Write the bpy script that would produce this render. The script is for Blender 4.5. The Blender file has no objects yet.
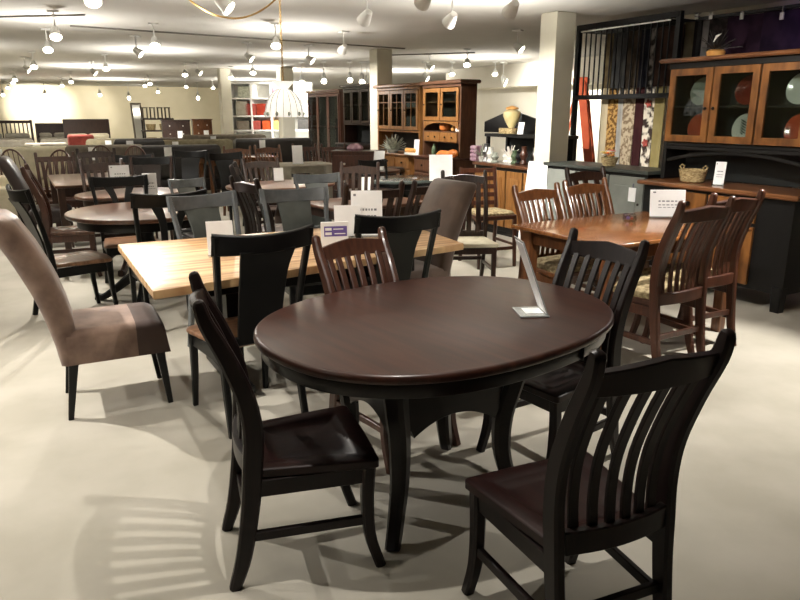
import bpy, bmesh, math, random
from mathutils import Vector, Matrix
random.seed(7)
C = bpy.context.scene.collection
PI = math.pi
V = Vector

# ------------------------------------------------------------------ camera
CH, CF, CHZ, CYAW = 1.53, 690.0, 112.0, math.radians(29)
CT = math.atan((300 - CHZ) / CF)

def dirn(px, py):
    c, s = math.cos(CT), math.sin(CT)
    x, v = (px - 400) / CF, (py - 300) / CF
    d = (x, c - v * s, -(s + v * c))
    return V((d[0] * math.cos(CYAW) + d[1] * math.sin(CYAW), -d[0] * math.sin(CYAW) + d[1] * math.cos(CYAW), d[2]))

def at(px, py, z):            # the point at height z on a sight line
    d = dirn(px, py)
    return V((0, 0, CH)) + d * ((z - CH) / d.z)

def aty(px, py, Y):
    d = dirn(px, py)
    return V((0, 0, CH)) + d * (Y / d.y)

def atx(px, py, X):
    d = dirn(px, py)
    return V((0, 0, CH)) + d * (X / d.x)

def atd(px, py, D):
    d = dirn(px, py)
    return V((0, 0, CH)) + d * (D / (d.x * math.sin(CYAW) + d.y * math.cos(CYAW)))

cam = bpy.data.cameras.new('camera')
cam.sensor_width = 36
cam.lens = CF / 800 * 36
cam.clip_end = 200
co = bpy.data.objects.new('camera', cam)
C.objects.link(co)
co.location = (0, 0, CH)
co.rotation_euler = (PI / 2 - CT, 0, -CYAW)
bpy.context.scene.camera = co

# ------------------------------------------------------------------ materials
def lin(c):
    return tuple(((x / 255) / 12.92 if x / 255 <= .04045 else ((x / 255 + .055) / 1.055) ** 2.4) for x in c) + (1,)

def mat(name, rgb, rough=.5, rgb2=None, scale=8, stretch=(1, 1, 1), bump=0, metal=0, spec=.5, detail=3, coat=0, emit=0, trans=0, lo=.35, hi=.65, sheen=0):
    m = bpy.data.materials.new(name)
    m.use_nodes = True
    nt = m.node_tree
    b = nt.nodes['Principled BSDF']
    b.inputs['Base Color'].default_value = lin(rgb)
    b.inputs['Roughness'].default_value = rough
    b.inputs['Metallic'].default_value = metal
    b.inputs['Specular IOR Level'].default_value = spec
    if coat:
        b.inputs['Coat Weight'].default_value = coat
        b.inputs['Coat Roughness'].default_value = .12
    if trans:
        b.inputs['Transmission Weight'].default_value = trans
    if sheen:
        b.inputs['Sheen Weight'].default_value = sheen
    if emit:
        b.inputs['Emission Color'].default_value = lin(rgb)
        b.inputs['Emission Strength'].default_value = emit
    if rgb2 or bump:
        tc = nt.nodes.new('ShaderNodeTexCoord')
        mp = nt.nodes.new('ShaderNodeMapping')
        mp.inputs['Scale'].default_value = stretch
        nz = nt.nodes.new('ShaderNodeTexNoise')
        nz.inputs['Scale'].default_value = scale
        nz.inputs['Detail'].default_value = detail
        nt.links.new(tc.outputs['Object'], mp.inputs['Vector'])
        nt.links.new(mp.outputs['Vector'], nz.inputs['Vector'])
        if rgb2:
            r = nt.nodes.new('ShaderNodeValToRGB')
            r.color_ramp.elements[0].position = lo
            r.color_ramp.elements[1].position = hi
            r.color_ramp.elements[0].color = lin(rgb)
            r.color_ramp.elements[1].color = lin(rgb2)
            nt.links.new(nz.outputs['Fac'], r.inputs['Fac'])
            nt.links.new(r.outputs['Color'], b.inputs['Base Color'])
        if bump:
            bp = nt.nodes.new('ShaderNodeBump')
            bp.inputs['Strength'].default_value = bump
            bp.inputs['Distance'].default_value = .02
            nt.links.new(nz.outputs['Fac'], bp.inputs['Height'])
            nt.links.new(bp.outputs['Normal'], b.inputs['Normal'])
    return m

M = {}
M['espresso'] = mat('espresso_wood', (28, 13, 11), .42, (40, 18, 15), 6, (9, 1.2, 1.2), spec=.3)
M['esp_v'] = mat('espresso_wood_upright', (19, 11, 10), .4, (27, 15, 13), 6, (9, 9, 1.0), spec=.3)
M['esp_top'] = mat('espresso_table_top', (44, 19, 12), .36, (64, 32, 21), 3.5, (7, .7, 1), coat=.08)
M['esp_edge'] = mat('espresso_edge', (16, 11, 10), .34, (23, 15, 13), 6, (1, 1, 5), coat=.1, spec=.35)
M['redbrown'] = mat('red_brown_wood', (56, 31, 22), .36, (74, 43, 30), 6, (9, 9, 1.0), coat=.2)
M['black'] = mat('black_paint', (8, 8, 8), .36, (11, 11, 11), 14, spec=.3)
M['blackgreen'] = mat('black_green_paint', (13, 16, 13), .36, (17, 20, 17), 14, spec=.35)
M['slate'] = mat('slate_green_paint', (56, 60, 56), .4, (64, 68, 64), 14)
M['charcoal'] = mat('charcoal_sheen_lightened', (84, 88, 91), .26, (95, 99, 102), 14, coat=.6, spec=.8)  # base grey lightened to stand in for bright sheen on the crests
M['seatbrown'] = mat('brown_seat_wood', (116, 84, 62), .3, (146, 110, 84), 5, (1, 8, 1), coat=.3)
M['hickory'] = mat('natural_hickory', (142, 100, 62), .4, (204, 168, 122), 3.2, (.5, 10, 1), detail=6, coat=.15, lo=.32, hi=.6)
M['oak'] = mat('mission_oak', (86, 51, 28), .3, (114, 71, 40), 5, (9, 9, 1), coat=.3)
M['oak_top'] = mat('mission_oak_top', (100, 60, 31), .2, (132, 85, 46), 3.5, (1, 8, 1), coat=.5)
M['oakdark'] = mat('dark_oak', (62, 34, 23), .34, (80, 46, 31), 5, (9, 9, 1), coat=.2)
M['walnut'] = mat('walnut_brown', (42, 26, 19), .36, (58, 37, 27), 6, (9, 9, 1), coat=.15)
M['walnut_top'] = mat('walnut_top', (78, 48, 32), .28, (104, 68, 47), 4, (1, 8, 1), coat=.4)
M['rustic'] = mat('rustic_cherry', (96, 58, 26), .38, (152, 100, 50), 4, (3, 3, 1), detail=5, coat=.2)
M['rustic_h'] = mat('rustic_cherry_top', (104, 64, 38), .3, (138, 90, 54), 4, (4, 1, 1), detail=5, coat=.3)
M['honey'] = mat('honey_oak', (124, 82, 40), .4, (152, 106, 58), 5, (6, 6, 1), coat=.2)
M['grey_black'] = mat('soft_black_paint', (11, 10, 10), .45, (15, 14, 14), 9)
M['suede'] = mat('taupe_suede', (106, 83, 71), .85, (156, 130, 114), 6, bump=.15, detail=5, sheen=.4)
M['suede_dark'] = mat('dark_brown_suede', (66, 50, 44), .85, (80, 62, 54), 6, bump=.15, sheen=.2)
M['suede_brown'] = mat('brown_suede', (72, 56, 45), .85, (88, 70, 57), 6, bump=.15, sheen=.3)
M['fabric_gold'] = mat('gold_patterned_fabric', (120, 104, 72), .9, (178, 162, 124), 38, detail=2, bump=.2)
M['leather'] = mat('black_leather', (34, 30, 28), .38, (42, 38, 36), 12, bump=.1)
M['leather_br'] = mat('dark_brown_leather', (28, 20, 17), .38, (38, 27, 23), 10, bump=.1)
M['carpet'] = mat('beige_carpet', (172, 167, 154), .95, (186, 181, 169), 2.2, detail=8, bump=.12, spec=.1)
M['ceilm'] = mat('ceiling_paint', (214, 212, 206), .9, (219, 217, 212), 1.5, spec=.1)
M['wall'] = mat('cream_wall_paint', (232, 222, 190), .85, (236, 226, 196), 2, spec=.15)
M['wallwhite'] = mat('white_wall_paint', (236, 232, 218), .85, (240, 236, 224), 2, spec=.15)
M['colm'] = mat('column_paint', (214, 210, 192), .8, (220, 216, 200), 3, spec=.2)
M['paper'] = mat('white_paper', (246, 246, 246), .7, (250, 250, 250), 20)
M['ink'] = mat('grey_ink', (120, 122, 130), .8, (128, 130, 138), 30)
M['purple'] = mat('purple_print', (104, 84, 160), .6, (112, 92, 168), 20)
M['whitemetal'] = mat('white_metal', (225, 225, 220), .4, (232, 232, 228), 10)
M['bulb'] = mat('glowing_bulb', (255, 246, 224), .4, emit=14)
M['blackmetal'] = mat('black_metal', (20, 20, 22), .4, (26, 26, 28), 12, metal=.4)
M['steel'] = mat('steel', (150, 150, 152), .3, (160, 160, 162), 12, metal=1)
M['brass'] = mat('antique_brass', (150, 120, 70), .35, (165, 135, 84), 12, metal=1)
M['knob'] = mat('dark_bronze', (40, 30, 26), .4, (50, 38, 32), 12, metal=.6)
M['track'] = mat('grey_track', (110, 106, 98), .6, (118, 114, 106), 6)
M['orange'] = mat('orange_fibreglass', (206, 84, 38), .5, (214, 94, 46), 8)
M['greycab'] = mat('grey_painted_wood', (128, 132, 126), .5, (138, 142, 136), 7)
M['wicker'] = mat('woven_wicker', (150, 126, 84), .8, (202, 182, 136), 40, (1, 1, 2.2), bump=.5, detail=1)
M['plate_o'] = mat('orange_glaze', (196, 74, 40), .2, (206, 86, 50), 8, coat=.5)
M['plate_w'] = mat('white_glaze', (226, 226, 218), .2, (232, 232, 226), 8, coat=.5)
M['plate_r'] = mat('dark_red_glaze', (120, 40, 28), .2, (136, 50, 36), 8, coat=.5)
M['plate_g'] = mat('grey_green_glaze', (150, 156, 144), .2, (164, 170, 158), 8, coat=.5)
M['leafink'] = mat('green_black_glaze', (46, 60, 48), .3, (54, 68, 56), 8)
M['darkback'] = mat('dark_cabinet_inside', (28, 31, 30), .6, (34, 37, 36), 8)
M['beige'] = mat('beige_upholstery', (124, 116, 92), .9, (140, 131, 106), 14, bump=.2)
M['grey'] = mat('grey_taupe_upholstery', (104, 96, 84), .9, (120, 111, 98), 14, bump=.2)
M['cream'] = mat('cream_upholstery', (206, 198, 172), .9, (216, 208, 184), 14, bump=.2)
M['red'] = mat('brick_red_fabric', (140, 58, 50), .9, (154, 70, 60), 14, bump=.2)
M['linen'] = mat('grey_linen', (150, 144, 130), .9, (166, 160, 146), 9, bump=.2)
M['yellow'] = mat('yellow_cloth', (214, 198, 110), .9, (224, 208, 124), 9)
M['pumpkin'] = mat('pumpkin_skin', (196, 110, 44), .5, (212, 128, 60), 8)
M['squash'] = mat('squash_skin', (222, 160, 84), .5, (232, 174, 100), 8)
M['green'] = mat('green_leaf', (66, 84, 58), .6, (92, 108, 78), 10)
M['palegreen'] = mat('pale_sage_leaf', (150, 156, 138), .6, (196, 198, 184), 20)
M['vase'] = mat('cream_gold_glaze', (222, 206, 146), .3, (238, 226, 178), 6, coat=.3)
M['mauve'] = mat('mauve_cloth', (150, 110, 130), .8, (190, 160, 172), 20)
M['mirror'] = mat('mirror_glass', (225, 226, 220), .04, (228, 229, 224), 3, metal=1)
M['glassy'] = mat('grey_glass_top', (84, 94, 92), .12, (92, 102, 100), 3, coat=.6)
M['petal_w'] = mat('white_petal', (240, 232, 222), .7, (250, 244, 236), 20)
M['petal_o'] = mat('orange_petal', (232, 140, 70), .7, (240, 160, 96), 20)
M['petal_y'] = mat('yellow_petal', (236, 210, 110), .7, (244, 222, 136), 20)
M['petal_p'] = mat('pink_petal', (214, 96, 84), .7, (226, 120, 104), 20)

def glass(name, rgb, rough=.02, mix=.85):
    m = bpy.data.materials.new(name)
    m.use_nodes = True
    nt = m.node_tree
    nt.nodes.clear()
    o = nt.nodes.new('ShaderNodeOutputMaterial')
    t = nt.nodes.new('ShaderNodeBsdfTransparent')
    t.inputs['Color'].default_value = lin(rgb)
    g = nt.nodes.new('ShaderNodeBsdfGlossy')
    g.inputs['Roughness'].default_value = rough
    mx = nt.nodes.new('ShaderNodeMixShader')
    mx.inputs['Fac'].default_value = 1 - mix
    nt.links.new(t.outputs[0], mx.inputs[1])
    nt.links.new(g.outputs[0], mx.inputs[2])
    nt.links.new(mx.outputs[0], o.inputs['Surface'])
    return m
M['pane'] = glass('cabinet_glass', (225, 230, 226), mix=.96)
M['frost'] = mat('frosted_acrylic', (150, 154, 152), .25, (168, 172, 170), 12, coat=.3)
M['acrylic'] = glass('clear_acrylic', (214, 220, 220), .08, .74)

def shade_mat():
    m = mat('milky_leaded_glass', (250, 246, 236), .3, emit=.4)
    return m
M['milky'] = shade_mat()

def rugmat(name, a, b, scale=14, stretch=(1, 1, 1), lo=.42, hi=.58):
    return mat(name, a, .95, b, scale, stretch, detail=2, spec=.05, lo=lo, hi=hi)

# ------------------------------------------------------------------ mesh helpers
def mk(name, bm, m, parent=None, sharp=38):
    bmesh.ops.recalc_face_normals(bm, faces=bm.faces[:])
    me = bpy.data.meshes.new(name)
    bm.to_mesh(me)
    bm.free()
    me.polygons.foreach_set('use_smooth', [True] * len(me.polygons))
    me.set_sharp_from_angle(angle=math.radians(sharp))
    me.materials.append(M[m] if isinstance(m, str) else m)
    o = bpy.data.objects.new(name, me)
    C.objects.link(o)
    if parent:
        o.parent = parent
    return o

def BM():
    return bmesh.new()

def ring_faces(bm, rings, close=True, cap=True):
    n = len(rings[0])
    for a, b in zip(rings, rings[1:]):
        for i in range(n if close else n - 1):
            j = (i + 1) % n
            bm.faces.new((a[i], a[j], b[j], b[i]))
    if cap:
        bm.faces.new(rings[0][::-1])
        bm.faces.new(rings[-1])

def spline(pts, n=6):
    P = [V(p) for p in pts]
    P = [P[0] * 2 - P[1]] + P + [P[-1] * 2 - P[-2]]
    out = []
    for i in range(1, len(P) - 2):
        for k in range(n):
            t = k / n
            a, b, c, d = P[i - 1:i + 3]
            out.append(.5 * ((2 * b) + (c - a) * t + (2 * a - 5 * b + 4 * c - d) * t * t + (3 * b - a - 3 * c + d) * t ** 3))
    out.append(P[-2])
    return out

def lerp_list(v, n):
    if not isinstance(v, (list, tuple)):
        return [v] * n
    out = []
    for i in range(n):
        f = i / (n - 1) * (len(v) - 1)
        k = min(int(f), len(v) - 2)
        out.append(v[k] + (v[k + 1] - v[k]) * (f - k))
    return out

def sweep(bm, pts, w, d, wax=(1, 0, 0), ch=.18, endround=0):
    """rectangular chamfered section along a path; wax is the direction of the width w"""
    n = len(pts)
    pts = [V(p) for p in pts]
    W = lerp_list(w, n)
    Dp = lerp_list(d, n)
    rings = []
    for i in range(n):
        t = (pts[min(i + 1, n - 1)] - pts[max(i - 1, 0)]).normalized()
        x = V(wax)
        x = (x - t * x.dot(t)).normalized()
        y = t.cross(x)
        a, b = W[i] / 2, Dp[i] / 2
        c = min(a, b) * 2 * ch
        q = [(a, -b + c), (a, b - c), (a - c, b), (-a + c, b), (-a, b - c), (-a, -b + c), (-a + c, -b), (a - c, -b)]
        rings.append([bm.verts.new(pts[i] + x * u + y * v) for u, v in q])
    ring_faces(bm, rings)

def tube(bm, pts, r, n=8):
    pts = [V(p) for p in pts]
    m = len(pts)
    R = lerp_list(r, m)
    rings = []
    ref = None
    for i in range(m):
        t = (pts[min(i + 1, m - 1)] - pts[max(i - 1, 0)]).normalized()
        if ref is None:
            ref = V((1, 0, 0)) if abs(t.x) < .8 else V((0, 1, 0))
        x = (ref - t * ref.dot(t)).normalized()
        ref = x
        y = t.cross(x)
        rings.append([bm.verts.new(pts[i] + (x * math.cos(2 * PI * k / n) + y * math.sin(2 * PI * k / n)) * R[i]) for k in range(n)])
    ring_faces(bm, rings)

def lathe(bm, prof, n=24, c=(0, 0, 0), cap=True):
    rings = []
    for r, z in prof:
        r = max(r, .0005)
        rings.append([bm.verts.new((c[0] + r * math.cos(2 * PI * k / n), c[1] + r * math.sin(2 * PI * k / n), c[2] + z)) for k in range(n)])
    ring_faces(bm, rings, cap=cap)

def prism(bm, poly, z0, z1, r=.004, mtx=None, steps=2, rb=None):
    """extruded outline with rounded top and bottom rims"""
    n = len(poly)
    rb = r if rb is None else rb
    area = sum(poly[i][0] * poly[(i + 1) % n][1] - poly[(i + 1) % n][0] * poly[i][1] for i in range(n))
    if area < 0:
        poly = poly[::-1]
    nor = []
    for i in range(n):
        a, b, c = V(poly[i - 1]), V(poly[i]), V(poly[(i + 1) % n])
        e1, e2 = (b - a).normalized(), (c - b).normalized()
        n1, n2 = V((e1.y, -e1.x)), V((e2.y, -e2.x))
        s = n1 + n2
        k = 1 + n1.dot(n2)
        nor.append(s / max(k, .35))
    prof = []
    for k in range(steps + 1):
        a = PI / 2 * k / steps
        prof.append((rb * (1 - math.sin(a)), z0 + rb * (1 - math.cos(a))))
    for k in range(steps + 1):
        a = PI / 2 * k / steps
        prof.append((r * (1 - math.cos(a)), z1 - r * (1 - math.sin(a))))
    rings = []
    for ins, z in prof:
        ring = []
        for i in range(n):
            p = V((poly[i][0] - nor[i].x * ins, poly[i][1] - nor[i].y * ins, z))
            ring.append(bm.verts.new(mtx @ p if mtx else p))
        rings.append(ring)
    ring_faces(bm, rings)

def box(bm, x0, x1, y0, y1, z0, z1, r=.003, mtx=None):
    prism(bm, [(x0, y0), (x1, y0), (x1, y1), (x0, y1)], z0, z1, min(r, (z1 - z0) / 2.2, abs(x1 - x0) / 2.2, abs(y1 - y0) / 2.2), mtx, 1)

def one(name, m, parent, *bx, r=.003):
    bm = BM()
    box(bm, *bx, r=r)
    return mk(name, bm, m, parent)

def sphere(bm, c, r, sx=1, sy=1, sz=1, n=14):
    prof = [(math.sin(PI * k / 8) * r, -math.cos(PI * k / 8) * r * sz) for k in range(9)]
    v0 = len(bm.verts)
    lathe(bm, prof, n)
    bm.verts.ensure_lookup_table()
    for v in bm.verts[v0:]:
        v.co = V((v.co.x * sx + c[0], v.co.y * sy + c[1], v.co.z + c[2]))

# ------------------------------------------------------------------ object helpers
def tag(o, label, cat, group=None):
    o['label'] = label
    o['category'] = cat
    if group:
        o['group'] = group
    return o

def thing(name, label, cat, loc=(0, 0, 0), rz=0, group=None):
    o = bpy.data.objects.new(name, None)
    o.empty_display_size = .1
    C.objects.link(o)
    o.location = loc
    o.rotation_euler = (0, 0, rz)
    return tag(o, label, cat, group)

def dup(root, loc, rz, label, group=None, scale=None):
    r = root.copy()
    C.objects.link(r)
    r.location = loc
    r.rotation_euler = (0, 0, rz)
    r['label'] = label
    if group:
        r['group'] = group
    elif 'group' in r:
        del r['group']
    if scale:
        r.scale = scale
    for ch in list(root.children):
        c = ch.copy()
        C.objects.link(c)
        c.parent = r
        for g in list(ch.children):
            d = g.copy()
            C.objects.link(d)
            d.parent = c
    return r

def struct(name, bm, m):
    o = mk(name, bm, m)
    o['kind'] = 'structure'
    return o

PROTO = {}
def place(builder, key, name, label, cat, loc, rz=0, group=None, scale=None, **kw):
    k = (builder.__name__, key)
    if k not in PROTO:
        t = thing(name, label, cat, loc, rz, group)
        if scale:
            t.scale = scale
        builder(t, **kw)
        PROTO[k] = t
        return t
    return dup(PROTO[k], loc, rz, label, group, scale)

# ------------------------------------------------------------------ room shell
X0, X1, Y0, Y1, CZ = -7.0, 15.0, -4.0, 33.0, 2.6
bm = BM(); box(bm, X0, X1, Y0, Y1, -.1, 0); struct('floor', bm, 'carpet')
bm = BM(); box(bm, X0, X1, Y0, Y1, CZ, CZ + .1); struct('ceiling', bm, 'ceilm')
bm = BM(); box(bm, X0, X1, Y1, Y1 + .1, 0, CZ); struct('wall_back', bm, 'wall')
bm = BM(); box(bm, X0 - .1, X0, Y0, Y1, 0, CZ); struct('wall_left', bm, 'wall')
bm = BM(); box(bm, X1, X1 + .1, Y0, Y1, 0, CZ); struct('wall_right', bm, 'wallwhite')
bm = BM(); box(bm, X0, X1, Y0 - .1, Y0, 0, CZ); struct('wall_front', bm, 'wall')
bm = BM(); box(bm, X0, X1, Y1 - .02, Y1, 0, .12); struct('baseboard_back', bm, 'wallwhite')

# ------------------------------------------------------------------ chair builders (all face +Y, origin on the floor under the seat)
def dish(bm, poly, z0, z1, scoop=.012, r=.008):
    """solid seat board with a shallow scooped top"""
    n = len(poly)
    cx = sum(p[0] for p in poly) / n
    cy = sum(p[1] for p in poly) / n
    prof = [(.97, z0), (1, z0 + r), (1, z1 - r), (.985, z1 - r * .3), (.96, z1), (.72, z1), (.68, z1 - scoop * .3), (.62, z1 - scoop * .75), (.52, z1 - scoop), (.25, z1 - scoop), (.03, z1 - scoop * .9)]
    rings = [[bm.verts.new((cx + (x - cx) * s, cy + (y - cy) * s, z)) for x, y in poly] for s, z in prof]
    ring_faces(bm, rings)

def seat_outline(wf, wb, y0, y1, rc=.04):
    pts = []
    cs = [(wb / 2, y0, -90, rc * .5), (wf / 2, y1, 0, rc), (-wf / 2, y1, 90, rc), (-wb / 2, y0, 180, rc * .5)]
    for x, y, a0, r in cs:
        sx = 1 if x > 0 else -1
        sy = 1 if y > (y0 + y1) / 2 else -1
        ox, oy = x - sx * r, y - sy * r
        for k in range(6):
            a = math.radians(a0 + 90 * k / 5)
            pts.append((ox + r * math.cos(a), oy + r * math.sin(a)))
        # gently bowed front edge
    out = []
    for i, p in enumerate(pts):
        out.append(p)
        q = pts[(i + 1) % len(pts)]
        if (V(p) - V(q)).length > .1:
            for k in range(1, 6):
                f = k / 6
                x, y = p[0] + (q[0] - p[0]) * f, p[1] + (q[1] - p[1]) * f
                if p[1] > (y0 + y1) / 2 and q[1] > (y0 + y1) / 2:
                    y += (.018 if rc > .02 else .005) * math.sin(PI * f)
                out.append((x, y))
    return out

def slat_chair(t, wood='esp_v', seat='espresso', slats=6, cushion=None, h=1.0, gable=.022):
    sh = .43
    S = [(-.275, 0), (-.238, .12), (-.208, .3), (-.194, .44), (-.186, .56), (-.2, .68), (-.248, .82), (-.302, .94), (-.318, 1.0)]
    S = [(y, z if z <= .44 else .44 + (z - .44) * (h - .44) / .56) for y, z in S]
    prof = spline([(0, y, z) for y, z in S], 4)
    def back_y(z):
        for a, b in zip(prof, prof[1:]):
            if a.z <= z <= b.z:
                return a.y + (b.y - a.y) * (z - a.z) / max(b.z - a.z, 1e-6)
        return prof[-1].y
    for s in (-1, 1):
        bm = BM()
        path = [V((s * (.178 + .018 * min(p.z, 1)), p.y, p.z)) for p in prof]
        e = path[-1]
        path += [e + V((0, -.002, .012)), e + V((0, -.004, .018))]
        n = len(path)
        w = [.034] * (n - 2) + [.03, .014]
        d = [.036 + .028 * math.sin(PI * min(1, i / (n - 2)) ** .8) for i in range(n - 2)] + [.03, .012]
        sweep(bm, path, w, d, (1, 0, 0), .22)
        mk('rear_leg_post', bm, wood, t)
    zc = h - .075
    bm = BM()
    pts, ws = [], []
    for i in range(13):
        u = -1 + i / 6
        pts.append((.186 * u, back_y(zc) - .028 * (1 - u * u) + .002, zc + gable * .5 * (1 - abs(u))))
        ws.append(.068 + gable * (1 - abs(u)))
    sweep(bm, pts, ws, .024, (0, -.26, 1), .15)
    mk('crest_rail', bm, wood, t)
    bm = BM()
    sweep(bm, [(.182 * (-1 + i / 6), -.199 - .026 * (1 - (-1 + i / 6) ** 2), .445) for i in range(13)], .07, .026, (0, 0, 1), .15)
    mk('lower_back_rail', bm, wood, t)
    for k in range(slats):
        u = -1 + 2 * (k + .5) / slats
        bm = BM()
        pts = []
        for i in range(13):
            z = .46 + (zc - .02 - .46) * i / 12
            pts.append((u * (.155 + .018 * i / 12), back_y(z) - .028 * (1 - u * u) + .004, z))
        sweep(bm, pts, .205 / (slats + .6), .014, (1, 0, 0), .2)
        mk('back_slat', bm, wood, t)
    bm = BM()
    dish(bm, seat_outline(.47, .36, -.19, .215, .016), sh - .034, sh, .016, .005)
    mk('seat', bm, seat, t)
    if cushion:
        bm = BM()
        po = seat_outline(.44, .345, -.165, .2, .06)
        n = len(po)
        rings = [[bm.verts.new((x * s, .018 + (y - .018) * s, z)) for x, y in po] for s, z in [(.97, sh - .005), (1, sh + .015), (.98, sh + .035), (.85, sh + .05), (.5, sh + .058), (.05, sh + .06)]]
        ring_faces(bm, rings)
        mk('seat_cushion', bm, cushion, t)
    for s in (-1, 1):
        bm = BM()
        sweep(bm, spline([(s * .2, .185, sh - .034), (s * .2, .178, .27), (s * .2, .186, .13), (s * .204, .222, 0)], 5), [.042, .042, .04, .036], [.044, .042, .038, .036], (1, 0, 0), .18)
        mk('front_leg', bm, wood, t)
        bm = BM()
        sweep(bm, [(s * .2, .17, .365), (s * .182, -.185, .365)], .06, .02, (0, 0, 1), .12)
        mk('side_rail', bm, wood, t)
        bm = BM()
        sweep(bm, [(s * .2, .178, .19), (s * .181, -.222, .19)], .034, .02, (0, 0, 1), .15)
        mk('side_stretcher', bm, wood, t)
    bm = BM()
    sweep(bm, [(-.19, .182, .365), (.19, .182, .365)], .06, .02, (0, 0, 1), .12)
    mk('front_rail', bm, wood, t)
    bm = BM()
    sweep(bm, [(-.18, -.215, .22), (.18, -.215, .22)], .034, .02, (0, 0, 1), .15)
    mk('rear_stretcher', bm, wood, t)

def splat_chair(t, wood='black', seat='seatbrown', splat=.17, crest='black', splat_m=None, y_shape=False, h=1.0):
    sh = .45
    def by(z):
        return -.2 - .11 * max(0, (z - .42)) / .58 - .02 * max(0, .3 - z)
    for s in (-1, 1):
        bm = BM()
        sweep(bm, spline([(s * .2, -.265, 0), (s * .198, -.22, .22), (s * .198, -.2, .43), (s * .212, -.235, .68), (s * .236, -.315, h)], 5), [.034, .032, .03, .028, .034], [.036, .04, .044, .034, .03], (1, 0, 0), .2)
        mk('rear_leg_post', bm, wood, t)
    bm = BM()
    pts, ws = [], []
    for i in range(15):
        u = -1 + i / 7
        pts.append((.252 * u, -.31 - .05 * (1 - u * u) + .01, h - .05 + .012 * u * u))
        ws.append(.105 - .016 * (1 - u * u))
    sweep(bm, pts, ws, .022, (0, -.2, 1), .2)
    mk('crest_rail', bm, crest, t)
    bm = BM()
    if y_shape:
        sweep(bm, spline([(-.045, -.208, .44), (-.04, -.232, .62), (-.055, -.285, .8), (-.1, -.34, h - .08)], 4), [.05, .045, .05, .07], .014, (1, 0, 0), .2)
        sweep(bm, spline([(.045, -.208, .44), (.04, -.232, .62), (.055, -.285, .8), (.1, -.34, h - .08)], 4), [.05, .045, .05, .07], .014, (1, 0, 0), .2)
    else:
        sweep(bm, spline([(0, -.205, .44), (0, -.225, .6), (0, -.285, .8), (0, -.345, h - .08)], 4), [splat, splat * .97, splat * 1.02, splat * 1.15], .014, (1, 0, 0), .2)
    mk('back_splat', bm, splat_m or wood, t)
    bm = BM()
    sweep(bm, [(-.19, -.203, .46), (.19, -.203, .46)], .045, .024, (0, 0, 1), .15)
    mk('lower_back_rail', bm, wood, t)
    bm = BM()
    dish(bm, seat_outline(.47, .38, -.19, .23, .05), sh - .028, sh, .008)
    mk('seat', bm, seat, t)
    bm = BM()
    sweep(bm, [(-.19, .19, .385), (.19, .19, .385)], .07, .02, (0, 0, 1), .12)
    mk('front_rail', bm, wood, t)
    for s in (-1, 1):
        bm = BM()
        sweep(bm, [(s * .2, .195, sh - .028), (s * .202, .205, .2), (s * .206, .225, 0)], [.042, .034, .026], [.042, .034, .026], (1, 0, 0), .18)
        mk('front_leg', bm, wood, t)
        bm = BM()
        sweep(bm, [(s * .2, .18, .385), (s * .196, -.19, .385)], .07, .02, (0, 0, 1), .12)
        mk('side_rail', bm, wood, t)

def parsons_chair(t, cloth='suede', front='suede_dark', leg='black'):
    bm = BM()
    path = spline([(0, -.185, .3), (0, -.205, .46), (0, -.255, .66), (0, -.33, .85), (0, -.4, .985)], 5)
    e = path[-1]
    path += [e + V((0, -.022, .03)), e + V((0, -.045, .042)), e + V((0, -.06, .045))]
    n = len(path)
    d = [.1 + .02 * math.sin(PI * i / n) for i in range(n - 3)] + [.085, .055, .02]
    sweep(bm, path, [.46] * (n - 2) + [.452, .43], d, (1, 0, 0), .28)
    mk('backrest', bm, cloth, t, 60)
    def block(name, y0, y1, m, wedge):
        bm = BM()
        prof = [(-.235, .3), (-.235, .44), (-.222, .466), (-.19, .478), (0, .486), (.19, .478), (.222, .466), (.235, .44), (.235, .3)]
        rings = []
        m_ = 8
        for i in range(m_ + 1):
            f = i / m_
            y = y0 + (y1 - y0) * f
            k = 1
            dz = 0
            if wedge and f > .5:
                dz = -.03 * ((f - .5) / .5) ** 2.2
            rings.append([bm.verts.new((x * k, y + (wedge * .02 * (.48 - z) / .18 if f == 1 else 0), z + (dz if z > .4 else 0))) for x, z in prof])
        ring_faces(bm, rings)
        return mk(name, bm, m, t, 50)
    block('seat', -.2, .13, cloth, 0)
    f = block('seat_front', .13, .27, front, 1)
    if front != cloth:
        f['label'] = 'dark brown front of the seat'
    for s in (-1, 1):
        bm = BM()
        sweep(bm, [(s * .2, .24, .3), (s * .2, .27, 0)], [.045, .026], [.045, .026], (1, 0, 0), .12)
        mk('leg', bm, leg, t)
        bm = BM()
        sweep(bm, [(s * .2, -.18, .3), (s * .2, -.225, 0)], [.045, .026], [.045, .026], (1, 0, 0), .12)
        mk('leg', bm, leg, t)

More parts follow.
